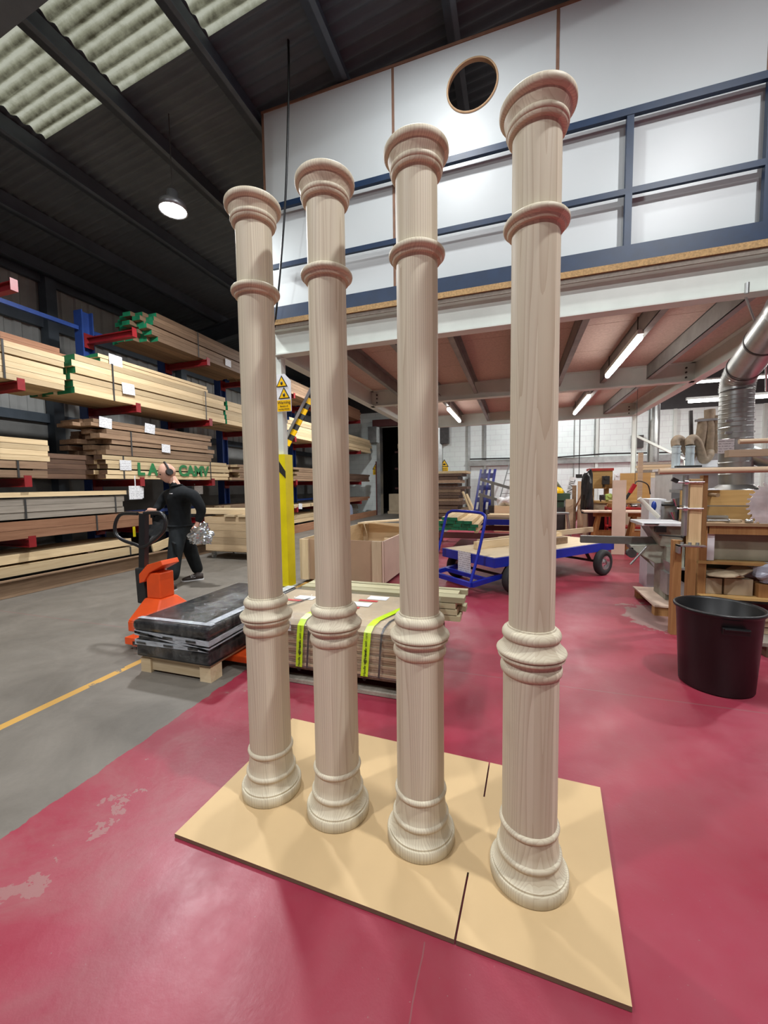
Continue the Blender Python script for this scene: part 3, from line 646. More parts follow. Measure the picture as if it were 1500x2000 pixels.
bundle('golden pine pack at the picture edge on the second rack tier', pine, X0, 1.8, 4.08, 1.86, 4, 5, 0.078, 0.2, None, 0.02, (0.73,), (), 13)
bundle('brown baulks under the edge pine pack on the second tier', brown_wood, X0+0.01, 1.7, 4.02, 1.62, 2, 5, 0.105, 0.2, None, 0.04, (0.85,), (), 14, stick=(1,))
bundle('dark boards and pine on the second tier beside the first column', brown_wood, X0, 8.22, 10.6, 1.62, 6, 4, 0.065, 0.22, pine, 0.16, (), (), 15)
# tier one
bundle('single long pine board over the grey planks on the lowest tier', pine, X0+0.02, 1.6, 5.55, 1.345, 1, 3, 0.072, 0.16, None, 0.02, (0.93,), ((0.98, 0.4, 0.24),), 16)
bundle('grey weathered planks strapped together on the lowest rack tier', grey_wood, X0, 1.7, 5.2, 1.04, 3, 4, 0.095, 0.22, None, 0.03, (0.58, 0.96), (), 17)
bundle('thick red brown baulk bundle resting on the lowest arms', red_wood, X0+0.01, 1.6, 5.75, 0.765, 2, 4, 0.125, 0.24, None, 0.04, (0.75,), (), 18)
bundle('mixed short boards on the lowest tier beyond the walking man', brown_wood, X0, 7.9, 10.5, 0.77, 4, 4, 0.06, 0.2, pine, 0.15, (), (), 19)
# floor level
bundle('upper long pine beam stack behind the kerb', pine, X0-0.05, 1.5, 5.35, 0.43, 1, 3, 0.125, 0.24, None, 0.05, (), (), 20)
bundle('lower long pine beam stack behind the kerb', pine, X0-0.03, 1.5, 5.6, 0.26, 1, 3, 0.14, 0.24, None, 0.06, (0.93,), (), 21)
b = MB()
for y in (1.9, 3.2, 4.6): b.mm((-7.4, y, 0.062), (-6.62, y+0.1, 0.26)); b.mm((-7.4, y, 0.40), (-6.65, y+0.1, 0.43))
t = thing('bearer_set', 'timber bearers under the floor level pine beams', 'bearer', (0, 0, 0))
for y in (1.9, 3.2, 4.6):
    for z0_, z1_ in ((0.062, 0.26), (0.40, 0.43)):
        b = MB(); b.mm((-7.4, y, z0_), (-6.62, y+0.1, z1_)); b.build('bearer', dark_wood, t)
# green painted scrawl on the pine pack (paint strokes on its face)
sc = thing('paint_scrawl', 'green painted letters on the face of the second tier pine pack', 'lettering', (0, 0, 0))
gp = plain('green_marking_paint', srgb(30, 110, 60), 0.7)
text_mesh('L A', 0.30, frame((X0+0.012, 5.72, 1.79), (0, 1, 0), (0, 0, 1)), gp, sc, bold=0.014)
text_mesh('CAMV', 0.30, frame((X0+0.012, 6.86, 1.79), (0, 1, 0), (0, 0, 1)), gp, sc, bold=0.014)
# far packs
tones = {'pale pine': pine, 'brown hardwood': brown_wood, 'dark hardwood': dark_wood, 'red brown': red_wood, 'grey weathered': grey_wood}
far = [(10.7, 13.3, 2.95, 'pale pine', 6, .10, 'blue and green ended', rack_blue, 'third tier'), (9.3, 12.6, 4.27, 'brown hardwood', 5, .085, 'stepped', pine, 'fourth tier'), (11.0, 13.0, 1.62, 'brown hardwood', 6, .07, 'loose', pine, 'second tier'),
       (10.8, 13.6, 0.77, 'pale pine', 1, .09, 'single board', None, 'lowest tier'), (9.5, 12.9, 0.3, 'pale pine', 2, .12, 'rough', None, 'floor tier'),
       (12.9, 16.4, 4.27, 'red brown', 5, .09, 'blue wrapped end', rack_blue, 'fourth tier'), (13.8, 17.9, 2.95, 'pale pine', 5, .12, 'green marked', green_end, 'third tier'), (13.3, 17.6, 1.62, 'dark hardwood', 4, .08, 'uneven', None, 'second tier'),
       (13.9, 17.4, 0.77, 'red brown', 2, .08, 'flat', None, 'lowest tier'), (13.2, 17.3, 0.12, 'grey weathered', 7, .075, 'slumped', pine, 'floor tier')]
for i, (a, c, z, tn, lay, th, adj, en, tier) in enumerate(far):
    bundle(f'{adj} {tn} pack on the rack {tier} {"past the yellow post" if a < 12 else "near the roller door"}', tones[tn], X0+0.02*(i % 3)-(0.5 if z < 0.2 else 0), a, c, z, lay, 4 if z > 0.2 else 1, th, 0.24, en, 0.18, (0.4,) if i % 2 else (), ((0.15, 0.5, 0.22),) if i % 3 == 0 else (), 40+i)
# loose notices
for (x, y, X, lab) in ((265, 962, -6.5, 'white notice hanging under the second tier beside the man'), (388, 955, -7.0, 'white notice pinned below the rack arm behind the man')):
    p = AX(x, y, X); b = MB(); b.box((p.x, p.y, p.z), (0.003, 0.26, 0.24)); b.mm((p.x-0.002, p.y-0.01, p.z+0.1), (p.x, p.y+0.01, p.z+0.3)); tag(b.build('notice_sheet', printed), lab, 'notice')
# tyre-like grey roll and packs on the floor near the far end
p = Vector((-6.75, 15.2, 0.25)); b = MB(); b.cyl((p.x-0.05, p.y, 0.345), (p.x+0.2, p.y, 0.345), 0.34, 24); tag(b.build('foil_roll', plain('blue_grey_film', (0.3, 0.34, 0.45), 0.4)), 'blue grey roll lying behind the far kerb beam', 'roll')
# black sheeting draped over pine on the floor behind the man
def drape(name, pts_fn, nu, nv, mat, label, cat, thick=0.012):
    b = MB(); vs = [pts_fn(i/(nu-1), j/(nv-1)) for i in range(nu) for j in range(nv)]; b.smooth = True
    b.add(vs, [(i*nv+j, i*nv+j+1, (i+1)*nv+j+1, (i+1)*nv+j) for i in range(nu-1) for j in range(nv-1)])
    o = b.build(name, mat); s = o.modifiers.new('solid', 'SOLIDIFY'); s.thickness = thick; tag(o, label, cat); return o
black_film = plain('black_polythene', (0.018, 0.019, 0.02), 0.28, 0, 0.3, 8)
RR = random.Random(3); gn = [[RR.uniform(-1, 1) for _ in range(24)] for _ in range(24)]
def wob(u, v, k=23): return gn[int(u*k) % 24][int(v*k) % 24]
drape('polythene_sheet', lambda u, v: (-6.62-0.75*u-0.04*wob(u, v), 5.65+2.0*v, 0.30+0.62*sin(pi*min(1, v*0.9+0.1))*(0.55+0.45*u)+0.05*wob(v, u)), 18, 22, black_film, 'crumpled black polythene sheet draped behind the kerb by the man', 'sheet')
b = MB(); b.bar((-6.56, 5.75, 0.30), (-6.6, 7.3, 0.62), 0.03, 0.16); tag(b.build('loose_board', pine), 'pale slanting board poking from under the black polythene', 'board')
# timber bin on castors behind the man
tb = thing('timber_trolley', 'long timber box trolley on castors behind the walking man', 'trolley', (-5.3, 6.55, 0))
for k in range(5):
    b = MB(); b.mm((-0.72, -0.02, 0.17+k*0.138), (0.45, 0.02, 0.17+k*0.138+0.134)); b.build('side_plank', wood('trolley_plank', (0.50, 0.38, 0.24), (0.38, 0.27, 0.16), 'X'), tb)
b = MB(); b.mm((-0.72, 0.02, 0.15), (0.45, 0.8, 0.19)); b.build('deck', pine_x, tb)
for k in range(5):
    b = MB(); b.mm((-0.72, 0.02, 0.17+k*0.138), (-0.68, 0.78, 0.17+k*0.138+0.134)); b.build('end_plank', pine, tb)
for x in (-0.6, 0.35):
    for y in (0.08, 0.7):
        b = MB(); b.cyl((x-0.02, y, 0.06), (x+0.02, y, 0.06), 0.06, 14); b.mm((x-0.03, y-0.03, 0.06), (x+0.03, y+0.03, 0.15)); b.build('castor', galv, tb)
for k, (x0, y0, z) in enumerate(((-1.2, 0.1, 0.905), (-0.2, -0.06, 0.80), (0.12, -0.06, 0.80), (-1.0, 0.35, 0.905))):
    b = MB()
    if k in (0, 3): b.mm((-6.5+5.3, y0, z), (0.6, y0+0.22, z+0.1)); lb = ('long pale board laid along the front of the box trolley', 'long pale board laid along the back of the box trolley')[k > 0]
    else: b.mm((x0, y0, z+0.063), (x0+0.25, y0+0.9, z+0.103)); lb = ('short stub board across the box trolley, first one', 'short stub board across the box trolley nearer the columns')[k-1]
    o = b.build('loose_board', pine_x); o.location = (-5.3, 6.55, 0); tag(o, lb, 'board')
# packs in the store beyond the roller door and beside it
for i, (x0, x1, y, z, lay, mt, lb) in enumerate(((-6.1, -4.6, 21.0, 3.3, 3, pine, 'pale boards on the top shelf beyond the roller door'), (-6.0, -4.4, 21.0, 1.35, 6, pine, 'thick stack of pale boards shelved beyond the roller door'), (-6.0, -4.5, 21.0, 2.4, 3, brown_wood, 'brown boards shelved beyond the roller door'))):
    t = thing('timber_pack', lb, 'timber pack', (x0, y, z), 0, 'timber packs beyond the roller door')
    b = MB(); b.mm((0, 0, 0.006), (x1-x0, 0.25, 0.12)); me = b.mesh('plank', mt)
    for l in range(lay):
        for c in range(3): link('plank', me, t, (random.uniform(-.08, .08), c*0.26, l*0.125))
sf = thing('store_shelving', 'dark red shelving seen through the roller door', 'shelving', (0, 0, 0))
for z in (1.22, 2.28, 3.18):
    b = MB(); b.mm((-6.3, 20.9, z), (-4.0, 22, z+0.1)); b.build('shelf', maroon, sf)
for x in (-6.3, -4.0):
    b = MB(); b.mm((x-0.05, 21.9, 0), (x+0.05, 22, 4.2)); b.build('shelf_upright', maroon, sf)
b = MB(); b.mm((-6.15, 19.3, 0.14), (-5.4, 20.1, 1.0)); b.mm((-6.2, 19.25, 0), (-5.35, 20.15, 0.13)); tag(b.build('cardboard_carton', card), 'brown carton on a pallet just inside the roller door', 'carton')
# stack of dark boards in front of the back wall
t = thing('board_stack', 'tall stack of dark boards with one pale top board before the white wall', 'timber stack', (-3.05, 16.4, 0))
R = random.Random(5)
zz = 0.1
for l in range(14):
    h = R.choice((0.11, 0.14, 0.17)); w = R.uniform(0.75, 1.15); b = MB(); b.mm((R.uniform(-0.3, 0.0), R.uniform(-0.1, 0.1), zz), (w, R.uniform(1.4, 1.6), zz+h-0.012))
    b.build('board', [dark_wood, brown_wood][l % 3 == 1] if l < 13 else pine, t); zz += h
for y in (0.1, 1.2):
    b = MB(); b.mm((-0.1, y, 0), (1.0, y+0.1, 0.1)); b.build('bearer', dark_wood, t)
for (x0, z0_, x1, z1_, lb) in ((-2.25, 1.15, -1.75, 0.03, 'pale stick leaning on the dark board stack'), (-2.1, 1.05, -1.62, 0.03, 'second stick leaning on the dark board stack')):
    b = MB(); b.bar((x0+0.2, 16.2, z0_), (x1+0.2, 15.9, z1_), 0.09, 0.05); tag(b.build('loose_stick', pine), lb, 'stick')

# ------------------------------------------------------------------ warning signs
def tri(b, c, s, y): return b.prism([(-s, 0), (s, 0), (0, s*1.74)], y, y+0.002, lambda u, v, w: (c[0]+u, w, c[1]+v))
ws = thing('warning_sign', 'white and yellow warning sign plate with two triangles on the mezzanine post', 'sign', (MX0+0.12, MY0-0.02, 0), radians(0))
zc0 = AY(558, 770, MY0).z
b = MB(); b.prism([(-0.11, -0.245), (0.115, -0.245), (0.115, 0.17), (0.02, 0.27), (-0.11, 0.27)], -0.012, -0.004, lambda u, v, w: (u, w, v+zc0)); b.build('plate', paper_white, ws)
b = MB(); b.prism([(-0.105, -0.238), (0.108, -0.238), (0.108, -0.085), (-0.105, -0.085)], -0.015, -0.013, lambda u, v, w: (u, w, v+zc0)); b.build('yellow_field', sign_yellow, ws)
for (cx_, cz_) in ((-0.025, 0.095), (0.008, -0.068)):
    b = MB(); tri(b, (cx_, cz_+zc0), 0.092, -0.0165); b.build('black_triangle', ink, ws)
    b = MB(); tri(b, (cx_, cz_+zc0+0.012), 0.07, -0.0185); b.build('yellow_triangle', sign_yellow, ws)
    b = MB(); b.lathe([(0.001, 0), (0.018, 0), (0.018, 0.002), (0.001, 0.002)], 16, (cx_, -0.0205, cz_+zc0+0.052), Matrix.Rotation(radians(-90), 3, 'X') @ Matrix.Scale(1.5, 3, (0, 1, 0))); b.build('pictogram', ink, ws)
for s_, sz, dz in (('Warning', 0.058, -0.118), ('Beware of', 0.03, -0.168), ('moving vehicles', 0.027, -0.208)):
    text_mesh(s_, sz, frame((0.001, -0.0165, zc0+dz), (1, 0, 0), (0, 0, 1)), ink, ws)
for (px_, py_, Y_, lb) in ((735, 915, YB, 'small yellow warning sign on the white wall left of the roller door'), (868, 910, YB, 'small yellow warning sign on the white wall over the dark board stack')):
    p = AY(px_, py_, Y_); t = thing('hazard_sign', lb, 'sign', (p.x, Y_-0.012, p.z))
    b = MB(); b.mm((-0.17, -0.004, -0.3), (0.17, 0, -0.05)); b.build('text_plate', sign_yellow, t)
    for dz in (-0.12, -0.19, -0.25):
        b = MB(); b.mm((-0.12, -0.006, dz-0.012), (0.12, -0.0045, dz+0.012)); b.build('text_line', ink, t)
    b = MB(); tri(b, (0, -0.04), 0.2, -0.004); b.build('black_triangle', ink, t)
    b = MB(); tri(b, (0, -0.015), 0.155, -0.0065); b.build('yellow_triangle', sign_yellow, t)
    b = MB(); b.sphere((0, -0.008, 0.07), 0.05, 10, 6, (1.3, 0.08, 0.8)); b.build('pictogram', ink, t)
# ------------------------------------------------------------------ black wrapped load on a pallet
def film_mat():
    m, t, bs = nt('clear_stretch_film'); v = objvec(t); f = noise(t, v, 22, 4, 0.7, 0.5); s2 = noise(t, v, 6, 4, 0.7, 1.2)
    tr = N(t, 'ShaderNodeBsdfTransparent'); gl = N(t, 'ShaderNodeBsdfGlossy'); gl.inputs['Roughness'].default_value = 0.12; gl.inputs[0].default_value = (0.95, 0.97, 1, 1)
    df = N(t, 'ShaderNodeBsdfDiffuse'); df.inputs[0].default_value = (0.75, 0.8, 0.85, 1)
    b_ = N(t, 'ShaderNodeBump'); b_.inputs['Strength'].default_value = 0.8; b_.inputs['Distance'].default_value = 0.02; t.links.new(f, b_.inputs['Height']); t.links.new(b_.outputs[0], gl.inputs['Normal'])
    m1 = N(t, 'ShaderNodeMixShader'); m1.inputs[0].default_value = 0.22; t.links.new(gl.outputs[0], m1.inputs[1]); t.links.new(df.outputs[0], m1.inputs[2])
    m2 = N(t, 'ShaderNodeMixShader'); k = N(t, 'ShaderNodeMapRange'); t.links.new(s2, k.inputs[0]); k.inputs[1].default_value = 0.38; k.inputs[2].default_value = 0.72; k.inputs[3].default_value = 0.01; k.inputs[4].default_value = 0.20
    t.links.new(k.outputs[0], m2.inputs[0]); t.links.new(tr.outputs[0], m2.inputs[1]); t.links.new(m1.outputs[0], m2.inputs[2])
    t.links.new(m2.outputs[0], t.nodes['Material Output'].inputs[0]); return m
film = film_mat()
def band_mat():
    m, t, bs = nt('bunched_film_band'); v = objvec(t, (1, 1, 9)); f = noise(t, v, 8, 4, 0.7, 0.5)
    t.links.new(ramp(t, f, [(0.3, (0.2, 0.215, 0.235)), (0.7, (0.6, 0.65, 0.7))]), bs.inputs['Base Color']); bs.inputs['Roughness'].default_value = 0.2; bump(t, bs, f, 0.6, 0.01); return m
band = band_mat()
blk = plain('glossy_black_wrap', (0.009, 0.009, 0.010), 0.2, 0, 0.3, 6, bmp=0.15)
w = thing('wrapped_load', 'black shrink wrapped slab banded with clear film beside the yellow line', 'wrapped goods', (-2.83, 2.27, 0))
WX, WY, Z0_, Z1_ = 0.71, 1.25, 0.135, 0.43
b = MB(); b.mm((0, 0.02, Z0_), (WX, WY, 0.24)); b.build('lower_slab', blk, w, 0.012)
b = MB(); b.mm((0.012, 0.03, 0.24), (WX-0.012, WY-0.01, 0.345)); b.build('middle_slab', blk, w, 0.012)
b = MB(); b.mm((-0.012, 0.0, 0.345), (WX+0.008, WY+0.01, Z1_)); b.build('top_slab', blk, w, 0.03)
for i, (za, zb, zc_, zd) in enumerate(((0.305, 0.345, 0.29, 0.33), (0.23, 0.27, 0.245, 0.275), (0.32, 0.34, 0.245, 0.265))):
    b = MB(); h = 0.018
    L_ = [(-0.006, WY-0.1, za), (-0.006, 0.014, za), (WX+0.005, 0.014, zc_), (WX+0.005, WY-0.1, zc_+0.03)]; U_ = [(-0.006, WY-0.1, zb), (-0.006, 0.014, zb), (WX+0.005, 0.014, zd), (WX+0.005, WY-0.1, zd+0.03)]
    b.add(L_+U_, [(k, k+1, 5+k, 4+k) for k in range(3)]); o = b.build('film_band', band, w); s = o.modifiers.new('s', 'SOLIDIFY'); s.thickness = 0.004
    if i < 2:
        R = random.Random(i)
        for k in range(3):
            f = (k+0.35+R.uniform(-.1, .1))/3; b = MB(); zz = (za+zb)/2+((zc_+zd)/2-(za+zb)/2)*f; b.mm((f*WX-0.045, 0.006, zz-0.007), (f*WX+0.045, 0.0095, zz+0.007)); b.build('print_bar', ink, w)
b = MB()
def q4(pts): b.add(pts, [(0, 1, 2, 3)])
q4([(0.0, 0.04, Z1_+0.004), (0.0, 0.085, Z1_+0.004), (WX, 0.10, Z1_+0.004), (WX, 0.05, Z1_+0.004)]); b.build('film_strip', band, w)
b = MB(); q4([(WX-0.09, 0.05, Z1_+0.0045), (WX-0.02, 0.05, Z1_+0.0045), (WX-0.01, WY, Z1_+0.0045), (WX-0.10, WY, Z1_+0.0045)]); b.build('film_strip', band, w)
b = MB(); q4([(0.35, 0.02, Z1_+0.0055), (0.60, 0.12, Z1_+0.0055), (0.42, WY-0.08, Z1_+0.0055), (0.22, WY-0.05, Z1_+0.0055)]); b.build('film_strip', film, w)
b = MB(); b.mm((-0.016, -0.004, Z0_+0.02), (WX+0.012, WY+0.014, Z1_+0.006)); b.build('film_wrap', film, w, 0.02)
R = random.Random(12); b = MB()
vs = []; nu = 9
for i in range(nu):
    for j in range(nu): vs.append((0.26+0.22*i/(nu-1), 0.34+0.5*j/(nu-1), Z1_+0.008+R.uniform(0, 0.022)*(1 if 0 < i < nu-1 and 0 < j < nu-1 else 0)))
b.add(vs, [(i*nu+j, i*nu+j+1, (i+1)*nu+j+1, (i+1)*nu+j) for i in range(nu-1) for j in range(nu-1)]); b.build('film_crease', film, w)
pl = thing('timber_pallet', 'pale pine pallet under the black wrapped load', 'pallet', (-2.83, 2.27, 0), group='pallets on the floor')
b = MB(); b.mm((0.02, 0.05, 0.115), (WX-0.02, WY-0.02, 0.134)); b.build('deck_board', pine_x, pl)
b = MB(); b.mm((0.10, 0.06, 0.02), (WX-0.07, 0.085, 0.113)); b.build('front_board', pine_x, pl)
for x in (0.01, WX-0.12):
    for y in (0.045, 0.6, WY-0.14): b = MB(); b.mm((x, y, 0), (x+0.1, y+0.12, 0.114)); b.build('block', pine_x, pl)

# ------------------------------------------------------------------ pallet jack
J = thing('pallet_jack', 'orange pallet jack with upright black looped handle', 'pallet jack', (-3.5, 3.0, 0))
pj = lambda x, y, Y=3.0: AY(x, y, Y)-Vector((-3.5, 3.0, 0))
hb = pj(286, 1215); ht = pj(281, 1003)
b = MB(); b.bar((hb.x, 0, 0.62), (ht.x, 0, ht.z), 0.075, 0.05, Vector((0, 1, 0))); b.build('handle_shaft', plain('black_enamel', (0.012, 0.012, 0.014), 0.35), J)
b = MB(); b.bar((hb.x+0.01, -0.0, 0.3), (hb.x-0.005, 0, 0.66), 0.12, 0.1, Vector((0, 1, 0))); b.build('shaft_boot', rubber, J, 0.015)
lp = [pj(*p) for p in ((272, 1003), (245, 1003), (234, 1010), (228, 1028), (231, 1044), (245, 1055), (268, 1063), (281, 1068), (294, 1063), (316, 1045), (325, 1032), (326, 1015), (320, 1004), (309, 1001), (285, 1002))]
b = MB(); b.tube(bez([(p.x, -0.02, p.z) for p in lp], 5), 0.017, 10); b.build('handle_loop', MATS['black_enamel'], J)
b = MB(); p = pj(266, 1040); b.bar((p.x, -0.02, p.z-0.04), (p.x-0.002, -0.02, p.z+0.06), 0.012, 0.02, Vector((0, 1, 0))); b.build('lever', yellow_paint, J)
a1, a2, a3 = pj(288, 1110), pj(325, 1100), pj(325, 1170)
cxm = (pj(300, 1150).x+pj(325, 1150).x)/2+0.01
b = MB(); b.prism([(cxm-0.16, a1.z-0.13), (cxm-0.16, a1.z-0.04), (cxm-0.05, a1.z+0.06), (cxm+0.13, a2.z+0.045), (cxm+0.15, a2.z+0.0), (cxm-0.03, a1.z-0.02), (cxm-0.10, a1.z-0.11)], -0.1, 0.1, lambda u, v, w: (u, w, v)); b.build('pump_cap', orange_paint, J, 0.006)
zt, zb_ = a1.z-0.02, pj(320, 1165).z
b = MB(); b.mm((cxm-0.085, -0.085, zb_), (cxm+0.085, 0.085, zt)); b.build('pump_body', orange_paint, J, 0.01)
zl = 0.2
b = MB(); b.add([(cxm-0.1, -0.1, zb_), (cxm+0.1, -0.1, zb_), (cxm+0.1, 0.1, zb_), (cxm-0.1, 0.1, zb_), (cxm-0.14, -0.26, zl), (cxm+0.2, -0.26, zl), (cxm+0.2, 0.26, zl), (cxm-0.14, 0.26, zl)], [(3, 2, 1, 0), (4, 5, 6, 7), (0, 1, 5, 4), (1, 2, 6, 5), (2, 3, 7, 6), (3, 0, 4, 7)]); b.mm((cxm-0.14, -0.26, 0.1), (cxm+0.2, 0.26, zl)); b.build('cowl', orange_paint, J, 0.01)
for y in (-0.42, 0.12):
    b = MB(); b.mm((cxm+0.1, y, 0.045), (cxm+1.36, y+0.16, 0.105)); b.build('fork', orange_paint, J, 0.01)
b = MB(); b.mm((cxm+0.02, -0.42, 0.06), (cxm+0.16, 0.28, 0.12)); b.build('fork_bridge', orange_paint, J)
for y in (-0.09, 0.02):
    b = MB(); b.cyl((cxm-0.16, y, 0.09), (cxm-0.16, y+0.06, 0.09), 0.09, 20); b.build('steer_wheel', rubber, J)

# ------------------------------------------------------------------ film wrapped carton bundle with lime tapes
bx = thing('wrapped_bundle', 'film wrapped bundle of brown boards with two lime tapes behind the columns', 'wrapped goods', (-1.93, 2.5, 0))
BW, BD, B0, B1 = 1.33, 0.72, 0.14, 0.50
slat_m = wood('brown_slat', (0.40, 0.31, 0.205), (0.29, 0.215, 0.14), 'X', 14)
b = MB(); ns = 15; th = (B1-B0-0.06)/ns
me = MB(); me.mm((0, 0, 0.0015), (BW, BD, th-0.001)); me = me.mesh('slat', slat_m)
for k in range(ns): link('slat', me, bx, (0.003*((k*7) % 3-1), 0.004*((k*5) % 3), B0+k*th))
b = MB(); b.prism([(0.0, 0), (0.03, 0.035), (0.09, 0.058), (BD-0.03, 0.062), (BD, 0.03), (BD, 0)], 0, BW, lambda u, v, w: (w, u, B1-0.06+v)); b.build('card_cover', card, bx)
tp = [(-0.012, B0-0.005), (-0.010, 0.36), (-0.002, B1-0.06), (0.028, B1-0.022), (0.088, B1+0.001), (0.22, B1+0.004), (0.45, B1+0.004)]
lime = plain('lime_printed_tape', srgb(190, 225, 15), 0.35)
def tape(xb, slope, nm='lime_tape', mat=lime, wd=0.052, lift=0.0):
    b = MB(); vs = []
    for (y, z) in tp:
        x = xb+slope*(max(0, y)+0.25*(z-B0)); vs += [(x-wd/2, y-lift, z+lift), (x+wd/2, y-lift, z+lift)]
    b.add(vs, [(2*i, 2*i+1, 2*i+3, 2*i+2) for i in range(len(tp)-1)]); o = b.build(nm, mat, bx); s = o.modifiers.new('s', 'SOLIDIFY'); s.thickness = 0.002; s.offset = 1; return o
TX1, TX2 = AY(586, 1295, 2.5).x+1.93, AY(713, 1318, 2.5).x+1.93
t1 = tape(TX1, 0.25, lift=0.004); t2 = tape(TX2, 0.35, lift=0.004)
for tx, tt in ((TX1, t1), (TX2, t2)):
    for k in range(2):
        text_mesh('@ Handle with care'[:18], 0.026, frame((tx+0.006+k*0.01, -0.0195, B0+0.075+k*0.125), (0.06, 0, 1), (-1, 0, 0.06)), ink, tt, ext=0.0004)
tape(1.05, 0.3, 'black_strap', strap_m, 0.014, 0.003); tape(0.5, 0.3, 'black_strap', strap_m, 0.014, 0.003); tape(0.12, 0.3, 'black_strap', strap_m, 0.014, 0.003)
b = MB(); b.prism([(-0.018, B0), (-0.018, 0.40), (-0.008, B1-0.05), (0.025, B1-0.01), (0.09, B1+0.012), (BD+0.012, B1+0.012), (BD+0.015, B0)], -0.012, BW+0.012, lambda u, v, w: (w, u, v)); b.build('film_wrap', film, bx)
b = MB(); b.mm((0.27, -0.0215, 0.40), (0.38, -0.0205, 0.47)); b.build('paper_label', printed, bx)
rp = plain('red_print', srgb(190, 60, 60), 0.6)
for x, y in ((0.1, 0.35), (0.62, 0.3), (0.7, 0.5)):
    b = MB(); b.mm((x, y, B1+0.003), (x+0.16, y+0.035, B1+0.005)); b.build('red_print_band', rp, bx)
    b = MB(); b.mm((x+0.05, y+0.06, B1+0.003), (x+0.22, y+0.16, B1+0.005)); b.build('white_print_patch', paper_white, bx)
pl = thing('timber_pallet', 'dark pallet under the lime taped bundle', 'pallet', (-1.93, 2.5, 0), group='pallets on the floor')
b = MB(); b.mm((0, 0, 0.115), (BW, BD, 0.138)); b.build('deck_board', dark_wood, pl)
for x in (0.0, 0.6, BW-0.1):
    b = MB(); b.mm((x, 0.02, 0.03), (x+0.1, BD, 0.114)); b.build('bearer', dark_wood, pl)
for y in (0.0, 0.3, BD-0.1):
    b = MB(); b.mm((0, y, 0.004), (BW, y+0.09, 0.029)); b.build('bottom_board', grey_wood, pl)
# greenish planks sticking out behind it
gpm = wood('treated_green_timber', (0.52, 0.48, 0.31), (0.40, 0.36, 0.21), 'X')
pk = thing('timber_pack', 'greenish treated planks sticking out behind the lime taped bundle', 'timber pack', (-1.9, 3.24, 0.0))
R = random.Random(9)
for l in range(4):
    for c in range(2):
        b = MB(); ex = R.uniform(-0.06, 0.02); b.mm((0, c*0.12, 0.32+l*0.052), (1.49+ex, c*0.12+0.112, 0.32+l*0.052+0.045)); b.build('plank', gpm, pk)
b = MB(); b.mm((0.0, 0.24, 0.48), (1.5, 0.30, 0.525)); b.build('plank', gpm, pk)
for x in (0.2, 1.2):
    b = MB(); b.mm((x, 0, 0), (x+0.1, 0.24, 0.32)); b.build('bearer', dark_wood, pk)

# ------------------------------------------------------------------ open crate
cr = thing('open_crate', 'open topped mdf crate with pine corner battens behind the columns', 'crate', (-3.09, 5.27, 0))
CW, CD, CZ0, CZ1 = 1.32, 2.65, 0.05, 0.66
b = MB(); b.mm((0.0, 0.02, CZ0), (CW, 0.04, CZ1)); b.build('front_panel', mdf_brown, cr)
b = MB(); b.mm((0.0, CD-0.04, CZ0), (CW, CD-0.02, CZ1)); b.build('back_panel', pine_x, cr)
b = MB(); b.mm((0.0, 0.04, CZ0), (0.02, CD-0.04, CZ1)); b.build('side_panel', pine, cr)
b = MB(); b.mm((CW-0.02, 0.0, CZ0), (CW, CD-0.04, CZ1)); b.build('side_panel', mdf_pink, cr)
b = MB(); b.mm((0.02, 0.04, CZ0), (CW-0.02, CD-0.04, CZ0+0.02)); b.build('base_panel', mdf_brown, cr)
for x in (0.0, CW-0.165):
    b = MB(); b.mm((x, -0.022, CZ0), (x+0.14, 0.018, CZ1)); b.build('corner_batten', pine_z, cr)
    b = MB(); b.mm((x+0.02, CD-0.1, CZ0+0.02), (x+0.12, CD-0.05, CZ1-0.02)); b.build('corner_batten', pine_z, cr)
for y in (0.1, 1.3, 2.4):
    b = MB(); b.mm((0.12, y, 0), (CW-0.05, y+0.1, CZ0)); b.build('skid', red_wood, cr)
b = MB(); b.mm((0.55, CD-0.3, CZ0+0.25), (CW-0.03, CD-0.06, CZ0+0.33)); b.build('inner_ledge', pine_x, cr)
p, q = AY(706, 1012, 7.7), AY(800, 1002, 7.5)
b = MB(); b.bar(p+Vector((0, 0, 0)), q+Vector((0.3, 0, 0)), 0.32, 0.03); o = b.build('loose_board', pine_x); o.location.z = CZ1-min(v.co.z for v in o.data.vertices)+0.002; tag(o, 'pale board lying across the back of the open crate', 'board')

# ------------------------------------------------------------------ blue flatbed trolley
def wheel(parent, c, r, w, ax, name='wheel', rz_=0.0):
    R_ = Matrix.Rotation(ax, 3, 'Z') @ Matrix.Rotation(radians(90), 3, 'X')
    b = MB(); b.lathe([(r*0.55, -w*0.5), (r*0.8, -w*0.52), (r*0.96, -w*0.42), (r, -w*0.25), (r, w*0.25), (r*0.96, w*0.42), (r*0.8, w*0.52), (r*0.55, w*0.5), (r*0.55, -w*0.5)], 32, c, R_); o = b.build(name, rubber, parent)
    b = MB(); b.lathe([(0.001, -w*0.3), (r*0.18, -w*0.45), (r*0.2, -w*0.25), (r*0.42, -w*0.2), (r*0.5, -w*0.5), (r*0.57, -w*0.5), (r*0.57, w*0.5), (r*0.5, w*0.5), (r*0.42, w*0.2), (r*0.2, w*0.25), (r*0.18, w*0.45), (0.001, w*0.3)], 28, c, R_); b.build('rim', chrome, o)
    return o
W1, W2, W3 = G(1000, 1158), G(1172, 1122), G(872, 1125)
ux = (W2-W1).normalized(); uy = Vector((-ux.y, ux.x, 0))
ctr = (W1+W2)/2+uy*0.52
ang = atan2(ux.y, ux.x)
tr = thing('flatbed_trolley', 'blue steel flatbed trolley with pneumatic wheels and hooped handle', 'trolley', (ctr.x, ctr.y, 0), ang)
